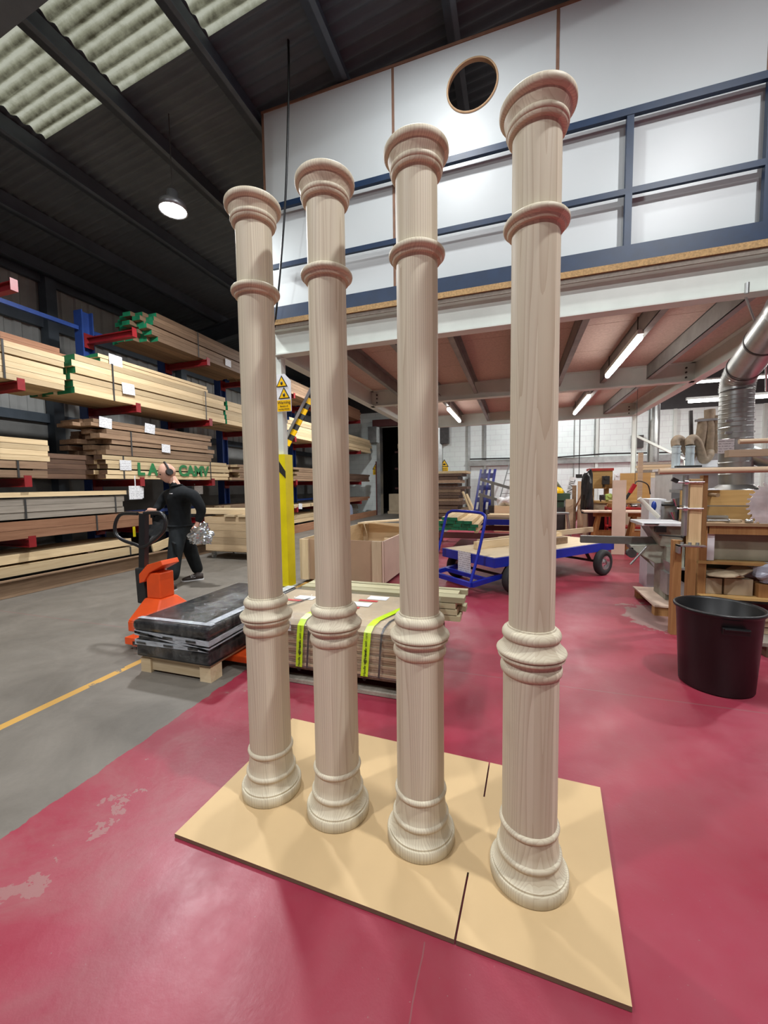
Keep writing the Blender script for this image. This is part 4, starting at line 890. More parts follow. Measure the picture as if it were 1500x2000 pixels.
HB = (W2-W1).length/2
PZ = 0.50
b = MB(); b.mm((-HB-0.30, -0.50, PZ-0.03), (HB+0.32, 0.50, PZ)); b.build('deck', wood('pale_plywood', (0.66, 0.55, 0.38), (0.58, 0.46, 0.3), 'X'), tr)
b = MB(); b.mm((-HB-0.33, -0.53, PZ-0.13), (HB+0.35, -0.50, PZ-0.005)); b.build('side_frame', blue_bright, tr)
b = MB(); b.mm((-HB-0.33, 0.50, PZ-0.13), (HB+0.35, 0.53, PZ-0.005)); b.build('side_frame', blue_bright, tr)
b = MB(); b.mm((-HB-0.33, -0.5, PZ-0.13), (-HB-0.30, 0.5, PZ-0.005)); b.build('end_frame', blue_bright, tr)
b = MB(); b.mm((HB+0.32, -0.5, PZ-0.13), (HB+0.35, 0.5, PZ-0.005)); b.build('end_frame', blue_bright, tr)
for sx_ in (-1, 1):
    for sy_ in (-1, 1): wheel(tr, (sx_*HB, sy_*0.56, 0.20), 0.20, 0.10, 0.0)
    b = MB(); b.cyl((sx_*HB, -0.5, 0.2), (sx_*HB, 0.5, 0.2), 0.02, 8); b.build('axle', dark_steel, tr)
    for y in (-0.35, 0.35):
        b = MB(); b.bar((sx_*HB, y, 0.2), (sx_*(HB-0.16), y, PZ-0.1), 0.04, 0.03); b.build('strut', dark_steel, tr)
# steering frame and hoop handle at the near end
fr = [(-HB-0.1, -0.42, 0.22), (-HB-0.62, -0.42, 0.17), (-HB-0.62, 0.42, 0.17), (-HB-0.1, 0.42, 0.22)]
b = MB()
for i in range(3): b.bar(fr[i], fr[i+1], 0.05, 0.06)
b.bar((-HB-0.36, -0.42, 0.2), (-HB-0.36, 0.42, 0.2), 0.05, 0.05); b.build('steering_frame', blue_bright, tr)
hp = [(-HB-0.62, -0.40, 0.19), (-HB-0.47, -0.40, 0.62), (-HB-0.37, -0.395, 0.97), (-HB-0.345, -0.34, 1.05), (-HB-0.34, -0.2, 1.07), (-HB-0.34, 0.2, 1.07), (-HB-0.345, 0.34, 1.05), (-HB-0.37, 0.395, 0.97), (-HB-0.47, 0.40, 0.62), (-HB-0.62, 0.40, 0.19)]
b = MB(); b.tube(bez(hp, 5), 0.02, 10); b.build('hoop_handle', blue_bright, tr)
b = MB(); b.mm((-HB-0.345, -0.1, PZ-0.30), (-HB-0.342, 0.16, PZ+0.01)); b.build('paper_notice', printed, tr)
# timbers on the trolley deck
tl = [((-HB-0.05, 0.12, 0.055), (1.9, 0.075, 0.11), 'pine joist lying along the near side of the trolley deck'), ((-HB+0.2, 0.32, 0.05), (1.6, 0.07, 0.1), 'second pine joist on the trolley deck behind the first'), ((-0.25, 0.42, 0.045), (2.5, 0.05, 0.09), 'long pine edge board along the far side of the trolley deck'), ((-0.15, -0.2, 0.05), (0.7, 0.1, 0.1), 'short brown offcut block on the trolley deck')]
for (p, s, lb) in tl:
    b = MB(); b.mm((0, -s[1]/2, -s[2]/2), (s[0], s[1]/2, s[2]/2)); o = b.build('loose_timber', pine_x if s[0] > 1 else brown_wood)
    v = Matrix.Rotation(ang, 3, 'Z') @ Vector(p); o.location = (ctr.x+v.x, ctr.y+v.y, PZ+0.003+s[2]/2); o.rotation_euler.z = ang; tag(o, lb, 'timber')
# second low trolley behind with green ended planks
p0 = AY(890, 1030, 8.6)
t2_ = thing('low_trolley', 'low dark red timber trolley behind the blue one', 'trolley', (p0.x, 8.5, 0))
for y in (0.0, 1.6):
    b = MB(); b.mm((-0.9, y, 0.30), (1.9, y+0.09, 0.42)); b.build('bearer', maroon, t2_)
for x in (-0.8, 0.4, 1.7):
    b = MB(); b.mm((x, 0, 0.421), (x+0.07, 1.7, 0.46)); b.build('slat', pine, t2_)
for x in (-0.6, 1.5):
    for y in (0.04, 1.64):
        b = MB(); b.cyl((x-0.04, y, 0.14), (x+0.04, y, 0.14), 0.14, 18); b.mm((x-0.03, y-0.03, 0.14), (x+0.03, y+0.03, 0.30)); b.build('castor', rubber, t2_)
b = MB(); b.mm((0.2, 1.3, 0.47), (1.9, 1.36, 0.60)); b.build('blue_rail', blue_bright, t2_)
pk = thing('timber_pack', 'pale planks with bright green sealed ends on the low trolley', 'timber pack', (p0.x-0.45, 8.55, 0.465))
R = random.Random(21); b = MB(); b.mm((0, 0, 0.001), (0.17, 2.4, 0.066)); b.mi[2] = 1; me = b.mesh('plank', [pine, green_end])
for l, n_ in ((0, 5), (1, 5), (2, 4), (3, 2)):
    for c in range(n_): link('plank', me, pk, (c*0.178+0.05*l, R.uniform(-0.06, 0.06), l*0.07))
pk = thing('timber_pack', 'stack of orange brown boards behind the hoop handle', 'timber pack', (p0.x+0.6, 9.9, 0.465))
b = MB(); b.mm((0, 0, 0.001), (1.5, 0.18, 0.058)); me = b.mesh('plank', pine_x)
for l in range(4):
    for c in range(3): link('plank', me, pk, (R.uniform(-.03, .03), c*0.19, l*0.06))
# ------------------------------------------------------------------ black bin
bn = thing('waste_bin', 'tall black round plastic bin on the red floor by the bench', 'bin', (1.36, 3.37, 0), radians(20))
b = MB(); b.lathe([(0.001, 0.004), (0.205, 0.0), (0.215, 0.01), (0.243, 0.535), (0.246, 0.545), (0.258, 0.55), (0.262, 0.562), (0.257, 0.572), (0.247, 0.572), (0.238, 0.56), (0.21, 0.03), (0.001, 0.02)], 56); b.build('tub', black_plastic, bn)
for a in (-pi/2-0.35, pi/2-0.35):
    c = Vector((0.244*cos(a), 0.244*sin(a), 0.468)); tx = Vector((-sin(a), cos(a), 0)); nx = Vector((cos(a), sin(a), 0))
    M = Matrix((tx, nx, Vector((0, 0, 1)))).transposed(); b = MB(); b.box(c+nx*0.006, (0.15, 0.02, 0.045), M); b.box(c+nx*0.022+Vector((0, 0, 0.016)), (0.14, 0.02, 0.012), M); b.build('grip', black_plastic, bn, 0.004)

# ------------------------------------------------------------------ rail stand with dowels
Ys = 4.4
st = thing('clamp_stand', 'timber clamp stand with two brown legs and a pale upright plank', 'stand', (0, 0, 0))
amber = wood('amber_leg_timber', (0.36, 0.19, 0.075), (0.24, 0.115, 0.04), 'Z')
for x, y in ((1.43, Ys), (1.66, Ys+0.32)):
    b = MB(); b.mm((x-0.035, y-0.035, 0), (x+0.035, y+0.035, 0.90 if x < 1.6 else 1.1)); b.build('leg', amber, st)
b = MB(); b.mm((1.46, Ys+0.0, 0.3), (1.63, Ys+0.05, 0.36)); b.build('stretcher', amber, st)
b = MB(); b.bar((1.43, Ys, 0.12), (1.66, Ys+0.32, 0.12), 0.05, 0.07); b.build('stretcher', amber, st)
b = MB(); b.mm((1.50, Ys-0.06, 0.84), (1.60, Ys-0.01, 1.47)); b.build('upright_plank', wood('pale_upright', (0.55, 0.40, 0.22), (0.42, 0.29, 0.15), 'Z'), st, 0.006)
b = MB(); b.mm((1.60, Ys-0.06, 0.84), (1.635, Ys+0.02, 1.50)); b.build('upright_plank', amber, st)
b = MB(); b.cyl((1.465, Ys-0.06, 0.95), (1.465, Ys-0.06, 1.505), 0.024, 14); b.build('steel_pole', galv, st)
b = MB(); b.mm((1.41, Ys-0.12, 0.855), (1.62, Ys-0.02, 0.868)); b.mm((1.41, Ys-0.12, 0.79), (1.425, Ys-0.02, 0.868)); b.build('steel_bracket', galv, st)
for i, x in enumerate((1.45, 1.51, 1.57)):
    b = MB(); b.cyl((x, Ys-0.07, 0.868), (x, Ys-0.07, 0.89), 0.014, 6); b.build('bolt', galv, st)
for z in (1.44, 1.2):
    b = MB(); b.cyl((1.4, Ys-0.07, z), (1.6, Ys-0.08, z), 0.009, 8); b.cyl((1.44, Ys-0.09, z), (1.47, Ys-0.09, z), 0.026, 10); b.build('clamp_screw', chrome, st)
b = MB(); b.box((1.38, Ys-0.06, 1.46), (0.05, 0.03, 0.035), Euler((0, 0.5, 0)).to_matrix()); b.build('clamp_knob', ink, st)
rs = thing('rail_rack', 'timber rack arms holding the horizontal rails beyond the picture edge', 'rack', (0, 0, 0))
b = MB(); b.mm((2.55, Ys-0.05, 0), (2.63, Ys+0.05, 1.95)); b.build('post', amber, rs)
for z in (1.515, 1.655, 1.765):
    b = MB(); b.mm((2.3, Ys-0.14, z-0.04), (2.88, Ys-0.05, z-0.002)); b.build('arm', amber, rs)
zr = 1.515
for x0, z, r, lb in ((1.24, zr+0.027, 0.026, 'long pale rail resting across the clamp stand'), (1.75, 1.655+0.031, 0.03, 'middle square-edged rail in front of the silver duct'), (1.83, 1.765+0.022, 0.021, 'uppermost short round rail in front of the silver duct')):
    b = MB()
    if r == 0.03: b.mm((x0, Ys-0.13, z-r), (3.3, Ys-0.05, z+r))
    else: b.cyl((x0, Ys-0.10, z), (3.3, Ys-0.09, z), r, 18)
    tag(b.build('timber_rail', dowel_wood), lb, 'rail')

# ------------------------------------------------------------------ workbench with backboard
wbn = thing('workbench', 'timber workbench with planked backboard behind the black bin', 'workbench', (0, 0, 0))
bench_m = wood('bench_timber', (0.52, 0.33, 0.13), (0.38, 0.22, 0.075), 'X', 9)
b = MB(); b.mm((1.80, 4.95, 0.985), (2.95, 5.5, 1.015)); b.build('top', wood('bench_top', (0.42, 0.28, 0.16), (0.3, 0.19, 0.1), 'X'), wbn)
for k, (z0_, z1_) in enumerate(((1.017, 1.162), (1.174, 1.345))):
    b = MB(); b.mm((1.79, 5.42, z0_), (2.95, 5.46, z1_)); b.build('back_plank', bench_m, wbn)
for x in (1.82, 2.86):
    for y in (4.98, 5.38):
        b = MB(); b.mm((x, y, 0), (x+0.07, y+0.07, 0.985)); b.build('leg', amber, wbn)
b = MB(); b.mm((1.9, 4.97, 0.90), (2.86, 5.0, 0.984)); b.build('apron', amber, wbn)
b = MB(); b.mm((1.95, 5.08, 0.62), (2.86, 5.11, 0.90)); b.build('drab_panel', plain('drab_olive_board', (0.24, 0.22, 0.155), 0.7), wbn)
b = MB(); b.mm((1.88, 5.0, 0.62), (1.96, 5.06, 0.90)); b.build('white_batten', paper_white, wbn)
b = MB(); b.mm((1.82, 4.97, 0.585), (2.86, 5.45, 0.615)); b.build('shelf', bench_m, wbn)
b = MB(); b.mm((1.82, 4.9, 0.24), (2.86, 5.45, 0.265)); b.build('shelf', bench_m, wbn)
pg = MB(); pg.cyl((2.06, 5.42, 1.295), (2.05, 5.2, 1.295), 0.021, 14); pg.build('peg', wood('peg_oak', (0.28, 0.19, 0.11), (0.2, 0.13, 0.07)), wbn)
pg = MB(); pg.cyl((2.46, 5.42, 1.20), (2.45, 4.95, 1.20), 0.016, 14); pg.build('peg', MATS['peg_oak'], wbn)
# circular saw blade
sb = thing('saw_blade', 'large shiny toothed circular saw blade hung on the bench backboard', 'saw blade', (2.455, 4.985, 1.20))
prof = []; nT = 30
for i in range(nT):
    a0 = 2*pi*i/nT
    for da, r in ((0, 0.218), (0.5, 0.226), (0.7, 0.254), (0.95, 0.25)): a = a0+da*2*pi/nT; prof.append((r*cos(a), r*sin(a)))
b = MB(); npf = len(prof)
vs = [(u, -0.003, v) for u, v in prof]+[(u, 0.003, v) for u, v in prof]+[(0.017*cos(2*pi*i/npf), -0.003, 0.017*sin(2*pi*i/npf)) for i in range(npf)]+[(0.017*cos(2*pi*i/npf), 0.003, 0.017*sin(2*pi*i/npf)) for i in range(npf)]
fs = []
for i in range(npf):
    j = (i+1) % npf; fs += [(i, j, npf+j, npf+i), (i, 2*npf+i, 2*npf+j, j), (npf+i, npf+j, 3*npf+j, 3*npf+i), (2*npf+i, 3*npf+i, 3*npf+j, 2*npf+j)]
b.add(vs, fs); b.build('blade', plain('blade_steel', (0.8, 0.81, 0.83), 0.28, 0.6, 0.15, 9), sb)
b = MB(); b.lathe([(0.018, -0.008), (0.045, -0.006), (0.045, 0.0), (0.018, 0.0)], 32, (0, -0.004, 0), Matrix.Rotation(radians(90), 3, 'X')); b.build('collar_plate', MATS['blade_steel'], sb)
# bench clutter
def blob(name, c, s, mat, label, cat, seed=0, amp=0.18, seg=18, rings=12):
    R = random.Random(seed); b = MB(); b.sphere((0, 0, 0), 1.0, seg, rings); ks = [(R.uniform(-3, 3), R.uniform(-3, 3), R.uniform(-3, 3), R.uniform(0, 6)) for _ in range(7)]
    o_ = []
    for v in b.v:
        V_ = Vector(v); d = sum(sin(V_.x*k[0]*1.7+V_.y*k[1]*1.7+V_.z*k[2]*1.7+k[3]) for k in ks)/3
        V_ = V_*(1+amp*d); z = max(V_.z*s[2], -s[2]*0.8); o_.append((V_.x*s[0], V_.y*s[1], z))
    b.v = o_; b.sm = [False]*len(b.f)
    o = b.build(name, mat); o.location = c; tag(o, label, cat); return o
b = MB(); b.mm((1.84, 5.1, 1.017), (2.0, 5.25, 1.028)); b.mm((1.86, 5.12, 1.029), (1.98, 5.2, 1.04)); tag(b.build('blade_pile', dark_steel), 'dark flat cutters lying on the bench near the stand', 'cutter')
b = MB(); b.cyl((1.9, 5.03, 1.035), (2.08, 5.03, 1.035), 0.011, 10); b.cyl((2.08, 5.03, 1.035), (2.09, 5.03, 1.035), 0.022, 10); tag(b.build('steel_bolt', galv), 'long steel bolt lying on the bench edge', 'bolt')
b = MB(); b.box((2.05, 5.3, 1.045), (0.26, 0.06, 0.05)); b.box((2.05, 5.27, 1.06), (0.2, 0.05, 0.02)); tag(b.build('grey_tool', galv), 'grey metal block tool against the backboard', 'tool')
b = MB(); b.box((2.14, 5.1, 1.025), (0.13, 0.09, 0.012), Euler((0, 0, .3)).to_matrix()); b.box((2.18, 5.12, 1.037), (0.10, 0.08, 0.01), Euler((0, 0, -.2)).to_matrix()); tag(b.build('wood_scrap', card), 'thin pale scraps lying mid bench', 'scrap')
b = MB(); b.lathe([(0.001, 0), (0.032, 0), (0.032, 0.035), (0.028, 0.035), (0.026, 0.02), (0.001, 0.02)], 20, (2.25, 5.02, 1.017)); tag(b.build('small_tin', galv), 'small round tin on the bench under the saw blade', 'tin')
b = MB(); b.box((2.07, 5.43, 1.352), (0.17, 0.12, 0.008)); b.box((2.07, 5.40, 1.36), (0.05, 0.012, 0.012)); tag(b.build('clipboard', paper_white), 'white clipboard lying on top of the backboard', 'clipboard')
# under the bench
blob('paper_heap', (2.05, 5.1, 0.47), (0.17, 0.2, 0.035), card, 'crumpled brown paper heap under the bench', 'paper', 2, 0.35)
b = MB(); b.box((2.2, 5.05, 0.52), (0.2, 0.16, 0.012), Euler((0.25, -0.35, .5)).to_matrix()); tag(b.build('card_flap', card), 'bent cardboard flap on the paper heap', 'card')
b = MB(); b.mm((1.90, 5.0, 0.268), (2.04, 5.3, 0.43)); tag(b.build('carton_box', card), 'small carton on the low bench shelf nearest the stand', 'carton')
b = MB(); b.mm((2.06, 5.0, 0.268), (2.3, 5.35, 0.435)); tag(b.build('carton_box', card), 'wider carton on the low bench shelf beside the small one', 'carton')
b = MB(); b.mm((1.90, 5.2, 0.47), (2.3, 5.4, 0.58)); tag(b.build('olive_tub', plain('olive_plastic', (0.06, 0.065, 0.02), 0.5)), 'dark olive tub tucked under the bench shelf', 'tub')
blob('plastic_bag', (2.42, 5.02, 0.50), (0.12, 0.12, 0.11), plain('pale_plastic_bag', (0.34, 0.35, 0.42), 0.3), 'pale plastic bag of parts on the lower shelf', 'bag', 4, 0.3)
b = MB(); b.mm((2.33, 4.96, 0.266), (2.7, 5.3, 0.40)); tag(b.build('brown_box', amber), 'brown wooden box under the plastic bag', 'box')
pz = thing('offcut_pallet', 'grimy pallet with offcuts on the floor behind the bin', 'pallet', (1.95, 4.0, 0))
b = MB(); b.mm((-0.05, 0, 0.09), (0.53, 0.7, 0.12)); b.build('deck', grey_wood, pz)
for x in (0, 0.22, 0.44): b = MB(); b.mm((x, 0, 0), (x+0.08, 0.7, 0.09)); b.build('bearer', dark_wood, pz)
for i, (x, z) in enumerate(((1.95, 0.122), (2.05, 0.19), (1.98, 0.25))):
    b = MB(); b.box((x+0.18, 4.25, z+0.03), (0.42, 0.09, 0.055), Euler((0, 0, 0.25*(i-1))).to_matrix()); tag(b.build('offcut', dowel_wood), ('lowest', 'middle', 'topmost')[i]+' oak offcut on the grimy pallet behind the bin', 'offcut')
# small pallet with machine boxes
pl = thing('timber_pallet', 'pinkish topped pallet at the machine foot by the bare floor patch', 'pallet', (1.42, 4.93, 0), group='pallets on the floor')
b = MB(); b.mm((0, 0, 0.1), (0.36, 0.85, 0.118)); b.build('deck_board', mdf_pink, pl)
for y in (0.02, 0.7): b = MB(); b.mm((0.01, y, 0), (0.35, y+0.1, 0.099)); b.build('bearer', amber, pl)

# ------------------------------------------------------------------ table saw machine
cast = plain('grey_green_cast_iron', (0.30, 0.31, 0.25), 0.5, 0.1, 0.3, 7)
sw = thing('bench_saw', 'grey cast table saw with white top and long side rail', 'saw machine', (0, 0, 0))
Yw = 5.4; P = lambda x, y: AY(x, y, Yw)
b = MB(); b.mm((1.34, 5.15, 0.955), (1.78, 5.65, 0.99)); b.build('table_top', plain('white_enamel', (0.66, 0.67, 0.68), 0.35), sw, 0.004)
b = MB(); b.mm((1.36, 5.13, 0.975), (1.50, 5.149, 0.983)); b.build('edge_slot', ink, sw)
b = MB(); b.add([(1.42, 5.2, 0.954), (1.77, 5.2, 0.954), (1.77, 5.6, 0.954), (1.42, 5.6, 0.954), (1.55, 5.25, 0.72), (1.75, 5.25, 0.72), (1.75, 5.55, 0.72), (1.55, 5.55, 0.72)], [(0, 1, 2, 3), (7, 6, 5, 4), (0, 4, 5, 1), (1, 5, 6, 2), (2, 6, 7, 3), (3, 7, 4, 0)]); b.build('under_housing', cast, sw)
b = MB(); b.mm((1.47, 5.13, 0.89), (1.57, 5.2, 0.95)); b.build('black_clamp', black_plastic, sw)
b = MB(); b.cyl((1.5, 5.12, 0.86), (1.72, 5.12, 0.845), 0.008, 8); b.sphere((1.72, 5.12, 0.845), 0.018, 10, 6); b.build('lever', ink, sw)
b = MB(); b.mm((0.75, 5.36, 0.715), (1.75, 5.44, 0.80)); b.build('side_rail', plain('olive_grey_steel', (0.12, 0.12, 0.105), 0.45, 0.3), sw)
b = MB(); pts = [P(x, y) for x, y in ((1226, 1062), (1310, 1060), (1312, 1096), (1275, 1098), (1245, 1080), (1228, 1070))]; b.prism([(p.x, p.z) for p in pts], 5.3, 5.5, lambda u, v, w: (u, w, v)); b.build('trunnion_body', cast, sw, 0.01)
p, q = P(1225, 1098), P(1256, 1064); b = MB(); b.cyl((p.x, 5.26, p.z), (q.x, 5.26, q.z), 0.011, 8); b.build('crank_rod', galv, sw)
p = P(1229, 1078); b = MB(); b.cyl((p.x, 5.28, p.z), (p.x, 5.36, p.z), 0.05, 14); b.cyl((p.x, 5.3, p.z+0.05), (p.x, 5.34, p.z+0.05), 0.02, 10); b.build('hand_wheel', dark_steel, sw)
p, q = P(1245, 1080), P(1279, 1110); b = MB(); b.prism([(p.x, p.z), (p.x+0.06, p.z+0.0), (q.x, q.z)], 5.38, 5.385, lambda u, v, w: (u, w, v)); b.build('guard_fin', cast, sw)
p, q = P(1246, 973), P(1286, 1010); b = MB(); b.tube([(p.x, 5.35, p.z), (q.x, 5.4, q.z+0.0)], 0.024, 12); b.build('guard_tube', plain('cream_plastic', (0.62, 0.6, 0.52), 0.4), sw)
b = MB(); b.mm((1.60, 5.2, 0.12), (1.77, 5.6, 0.72)); b.build('pedestal', cast, sw)
b = MB(); b.prism([(1.56, 0.58), (1.72, 0.50), (1.72, 0.36), (1.6, 0.44)], 5.0, 5.2, lambda u, v, w: (u, w, v)); b.build('chute', plain('dusty_steel', (0.34, 0.32, 0.3), 0.5, 0.3), sw)
b = MB(); b.mm((1.56, 5.02, 0.22), (1.63, 5.25, 0.45)); b.build('switch_box', MATS['dusty_steel'], sw)
b = MB(); b.mm((1.66, 5.0, 0.13), (1.78, 5.2, 0.5)); b.build('motor_cover', MATS['dusty_steel'], sw)
# drill head behind
dh = thing('drill_head', 'white and silver drilling machine behind the clamp stand', 'machine', (0, 0, 0)); Yd = 6.2
P = lambda x, y: AY(x, y, Yd)
a, c = P(1268, 975), P(1300, 1020); b = MB(); b.mm((a.x, Yd, 0.0), (c.x, Yd+0.35, a.z)); b.build('cabinet', paper_white, dh)
p = P(1277, 988); b = MB(); b.lathe([(0.001, 0), (0.05, 0), (0.05, 0.004), (0.001, 0.004)], 24, (p.x, Yd-0.001, p.z), Matrix.Rotation(radians(90), 3, 'X') @ Matrix.Scale(0.6, 3, (1, 0, 0)) @ Matrix.Scale(1.3, 3, (0, 1, 0))); b.build('blue_badge', plain('badge_blue', srgb(40, 70, 160), 0.4), dh)
a, c = P(1292, 978), P(1318, 1015); b = MB(); b.mm((a.x, Yd-0.1, c.z), (c.x, Yd+0.1, a.z)); b.build('head_block', galv, dh, 0.01)
p = P(1306, 985); b = MB(); b.cyl((p.x-0.12, Yd-0.14, p.z), (p.x+0.03, Yd-0.14, p.z), 0.016, 10); b.build('spindle', ink, dh)
for x, y in ((1310, 980), (1306, 1005)):
    p = P(x, y); b = MB(); b.cyl((p.x, Yd-0.16, p.z+0.05), (p.x+0.02, Yd-0.16, p.z-0.05), 0.045, 16, 0.02); b.build('chrome_cone', chrome, dh)

# ------------------------------------------------------------------ extraction duct
du = thing('extraction_duct', 'large silver spiral extraction duct rising from the bench and bending away', 'duct', (0, 0, 0))
xd, yd, rd_ = 2.52, 6.0, 0.165
def ring_stack(b, p0, p1, r, n):
    p0, p1 = Vector(p0), Vector(p1)
    for i in range(n):
        a, c = p0+(p1-p0)*(i/n), p0+(p1-p0)*((i+1)/n); b.cyl(a, a+(c-a)*0.88, r, 36, caps=False); b.cyl(a+(c-a)*0.88, a+(c-a)*0.94, r*1.025, 36, r*1.03, caps=False); b.cyl(a+(c-a)*0.94, c, r*1.03, 36, r, caps=False)
b = MB(); ring_stack(b, (xd+0.02, yd, 1.40), (xd-0.01, yd, 2.10), rd_, 5); b.build('riser', galv, du)
b = MB(); ring_stack(b, (xd-0.01, yd, 2.10), (xd-0.01, yd, 2.52), rd_, 8); b.build('flexible_section', galv, du)
path = bez([(xd-0.01, yd, 2.52), (xd-0.01, yd-0.0, 2.60), (xd-0.015, yd-0.06, 2.69), (xd-0.035, yd-0.22, 2.76)], 4)
b = MB(); n_ = len(path)
for i in range(n_-1):
    d = path[i+1]-path[i]; b.cyl(path[i], path[i]+d*0.9, rd_*1.02, 36, caps=False); b.cyl(path[i]+d*0.85, path[i+1]+d*0.06, rd_*1.06, 36, caps=False)
b.build('elbow', galv, du)
e0 = path[-1]; dv = Vector((-0.13, -0.95, 0.24)).normalized()
b = MB(); b.cyl(e0-dv*0.03, e0+dv*0.55, rd_*1.02, 36); b.cyl(e0+dv*0.55, e0+dv*1.2, rd_*1.04, 36); b.build('run', galv, du)
g0 = e0+dv*1.18; g1 = g0+Vector((0.42, -0.36, 0.10))
b = MB(); b.tube(bez([g0-dv*0.1, g0, g0+Vector((0.10, -0.24, 0.07)), g1, g1+Vector((0.15, 0, 0))], 4), rd_*1.05, 36); b.build('elbow', galv, du)
b = MB(); b.cyl(g1+Vector((0.1, 0, 0)), (11.95, g1.y, g1.z), rd_*1.04, 36); b.build('run', galv, du)
for x_ in (4.0, 7.0, 10.0):
    b = MB(); b.cyl((x_, g1.y, g1.z+rd_), (x_, g1.y, rz(x_)-0.03), 0.008, 6); b.build('hanger_rod', dark_steel, du)
for k in (0.0, 0.55):
    b = MB(); b.cyl(e0+dv*(k-0.012), e0+dv*(k+0.012), rd_*1.07, 36); b.build('joint_band', dark_steel, du)
for z in (2.02, 2.16):
    b = MB(); b.cyl((xd, yd, z), (xd, yd, z+0.014), rd_*1.05, 36, caps=False); b.box((xd-0.13, yd-0.13, z), (0.06, 0.03, 0.03)); b.build('hose_clip', chrome, du)
b = MB(); b.cyl((xd+0.02, yd, 1.34), (xd+0.02, yd, 1.40), rd_*1.5, 36, rd_); b.build('base_flare', galv, du)
b = MB(); b.tube(bez([(xd+0.12, yd-0.02, 1.78), (xd+0.34, yd-0.05, 1.66), (xd+0.62, yd-0.05, 1.52)], 5), 0.1, 24); b.build('branch', galv, du)
a = AY(1408, 872, yd-rd_); b = MB(); b.box((a.x+0.05, yd-rd_-0.004, a.z), (0.15, 0.006, 0.17), Euler((0, 0, -0.12)).to_matrix()); b.build('paper_notice', printed, du)
pl_ = thing('machine_cabinet', 'grey machine cabinet standing under the silver duct', 'cabinet', (0, 0, 0))
b = MB(); b.mm((2.0, 5.75, 0), (3.3, 6.4, 1.34)); b.build('body', plain('cabinet_grey', (0.20, 0.21, 0.22), 0.5), pl_)
b = MB(); b.mm((1.98, 5.73, 1.30), (3.32, 6.42, 1.34)); b.build('lid', galv, pl_)
# planer with twin extraction spigots and brown hoses
pm_ = thing('planer_machine', 'machine with two pale blue spigots and brown dust hoses', 'machine', (0, 0, 0)); Yh = 7.5
P = lambda x, y: AY(x, y, Yh)
a = P(1300, 915)
b = MB(); b.mm((a.x, Yh-0.3, 0), (a.x+0.95, Yh+0.5, a.z-0.04)); b.build('body', plain('pale_grey_enamel', (0.48, 0.49, 0.48), 0.45), pm_)
b = MB(); b.mm((a.x-0.03, Yh-0.35, a.z-0.04), (a.x+1.0, Yh+0.55, a.z)); b.build('table', MATS['white_enamel'], pm_)
spig = plain('pale_blue_steel', (0.45, 0.52, 0.55), 0.35, 0.2)
hose_m = plain('brown_hose', (0.22, 0.165, 0.11), 0.7, 0, 0.2, 20)
for xp in (1320, 1347):
    p = P(xp, 900); b = MB(); zt = P(xp, 872).z; b.cyl((p.x, Yh, a.z), (p.x, Yh, zt), 0.058, 20); b.cyl((p.x, Yh, zt-0.11), (p.x, Yh, zt-0.095), 0.062, 20); b.cyl((p.x, Yh, zt-0.01), (p.x, Yh, zt+0.008), 0.064, 20); b.build('spigot', spig, pm_)
for pts in ([(1320, 872), (1320, 862), (1327, 856), (1336, 860), (1343, 871), (1352, 884), (1365, 890)], [(1347, 870), (1348, 860), (1357, 855), (1367, 863), (1375, 880), (1381, 897), (1390, 896), (1398, 886), (1400, 880)]):
    b = MB(); b.tube(bez([(P(*q).x, Yh+0.0+0.03*i, P(*q).z) for i, q in enumerate(pts)], 5), 0.06, 14); b.build('hose', hose_m, pm_)
for x0, x1, top_ in ((1385, 1386, 800), (1396, 1400, 812), (1362, 1374, 818)):
    p, q = AY(x0, 885, Yh+0.35), AY(x1, top_, Yh+0.35); b = MB(); b.tube([p, (p+q)/2+Vector((0.01, 0, 0)), q], 0.075, 14); b.build('riser_hose', hose_m, pm_)
p, q = AY(1358, 822, Yh+0.3), AY(1408, 818, Yh+0.3); b = MB(); b.bar(p, q, 0.05, 0.035); b.build('hose_bracket', galv, pm_)
p, q = AY(1351, 900, Yh+0.4), AY(1349, 802, Yh+0.4); b = MB(); b.bar(p, q, 0.045, 0.045); b.build('bracket_post', dark_steel, pm_)
a2 = AY(1362, 895, Yh+0.1); b = MB(); b.mm((a2.x, Yh+0.15, a.z), (a2.x+0.5, Yh+0.2, a.z+0.12)); b.build('fence', MATS['white_enamel'], pm_)
b = MB(); a3 = P(1308, 914); b.mm((a3.x, Yh-0.3, a.z+0.001), (a3.x+0.32, Yh-0.2, a.z+0.03)); b.build('tool_tray', ink, pm_)

# ------------------------------------------------------------------ far work area under and past the mezzanine
Yf = 9.3; P = lambda x, y, Y=Yf: AY(x, y, Y)
def sawhorse(x, y, lab, rz_=0.0):
    t = thing('sawhorse', lab, 'sawhorse', (x, y, 0), rz_, 'amber sawhorses under the mezzanine')
    b = MB(); b.mm((-0.23, -0.05, 0.74), (0.23, 0.05, 0.83)); b.build('top_beam', orange_wood, t)
    for s in (-1, 1):
        for yy in (-0.18, 0.18):
            b = MB(); b.bar((s*0.13, yy*0.3, 0.76), (s*0.27, yy, 0.0), 0.05, 0.07); b.build('leg', orange_wood, t)
    for yy in (-0.14, 0.14):
        b = MB(); b.mm((-0.21, yy-0.015, 0.36), (0.21, yy+0.015, 0.44)); b.build('cross_rail', orange_wood, t)
sawhorse(P(1182, 1040).x, Yf, 'amber wooden sawhorse left of the upright pink board')
sawhorse(P(1252, 1040).x, Yf, 'amber wooden sawhorse partly hidden by the saw table')
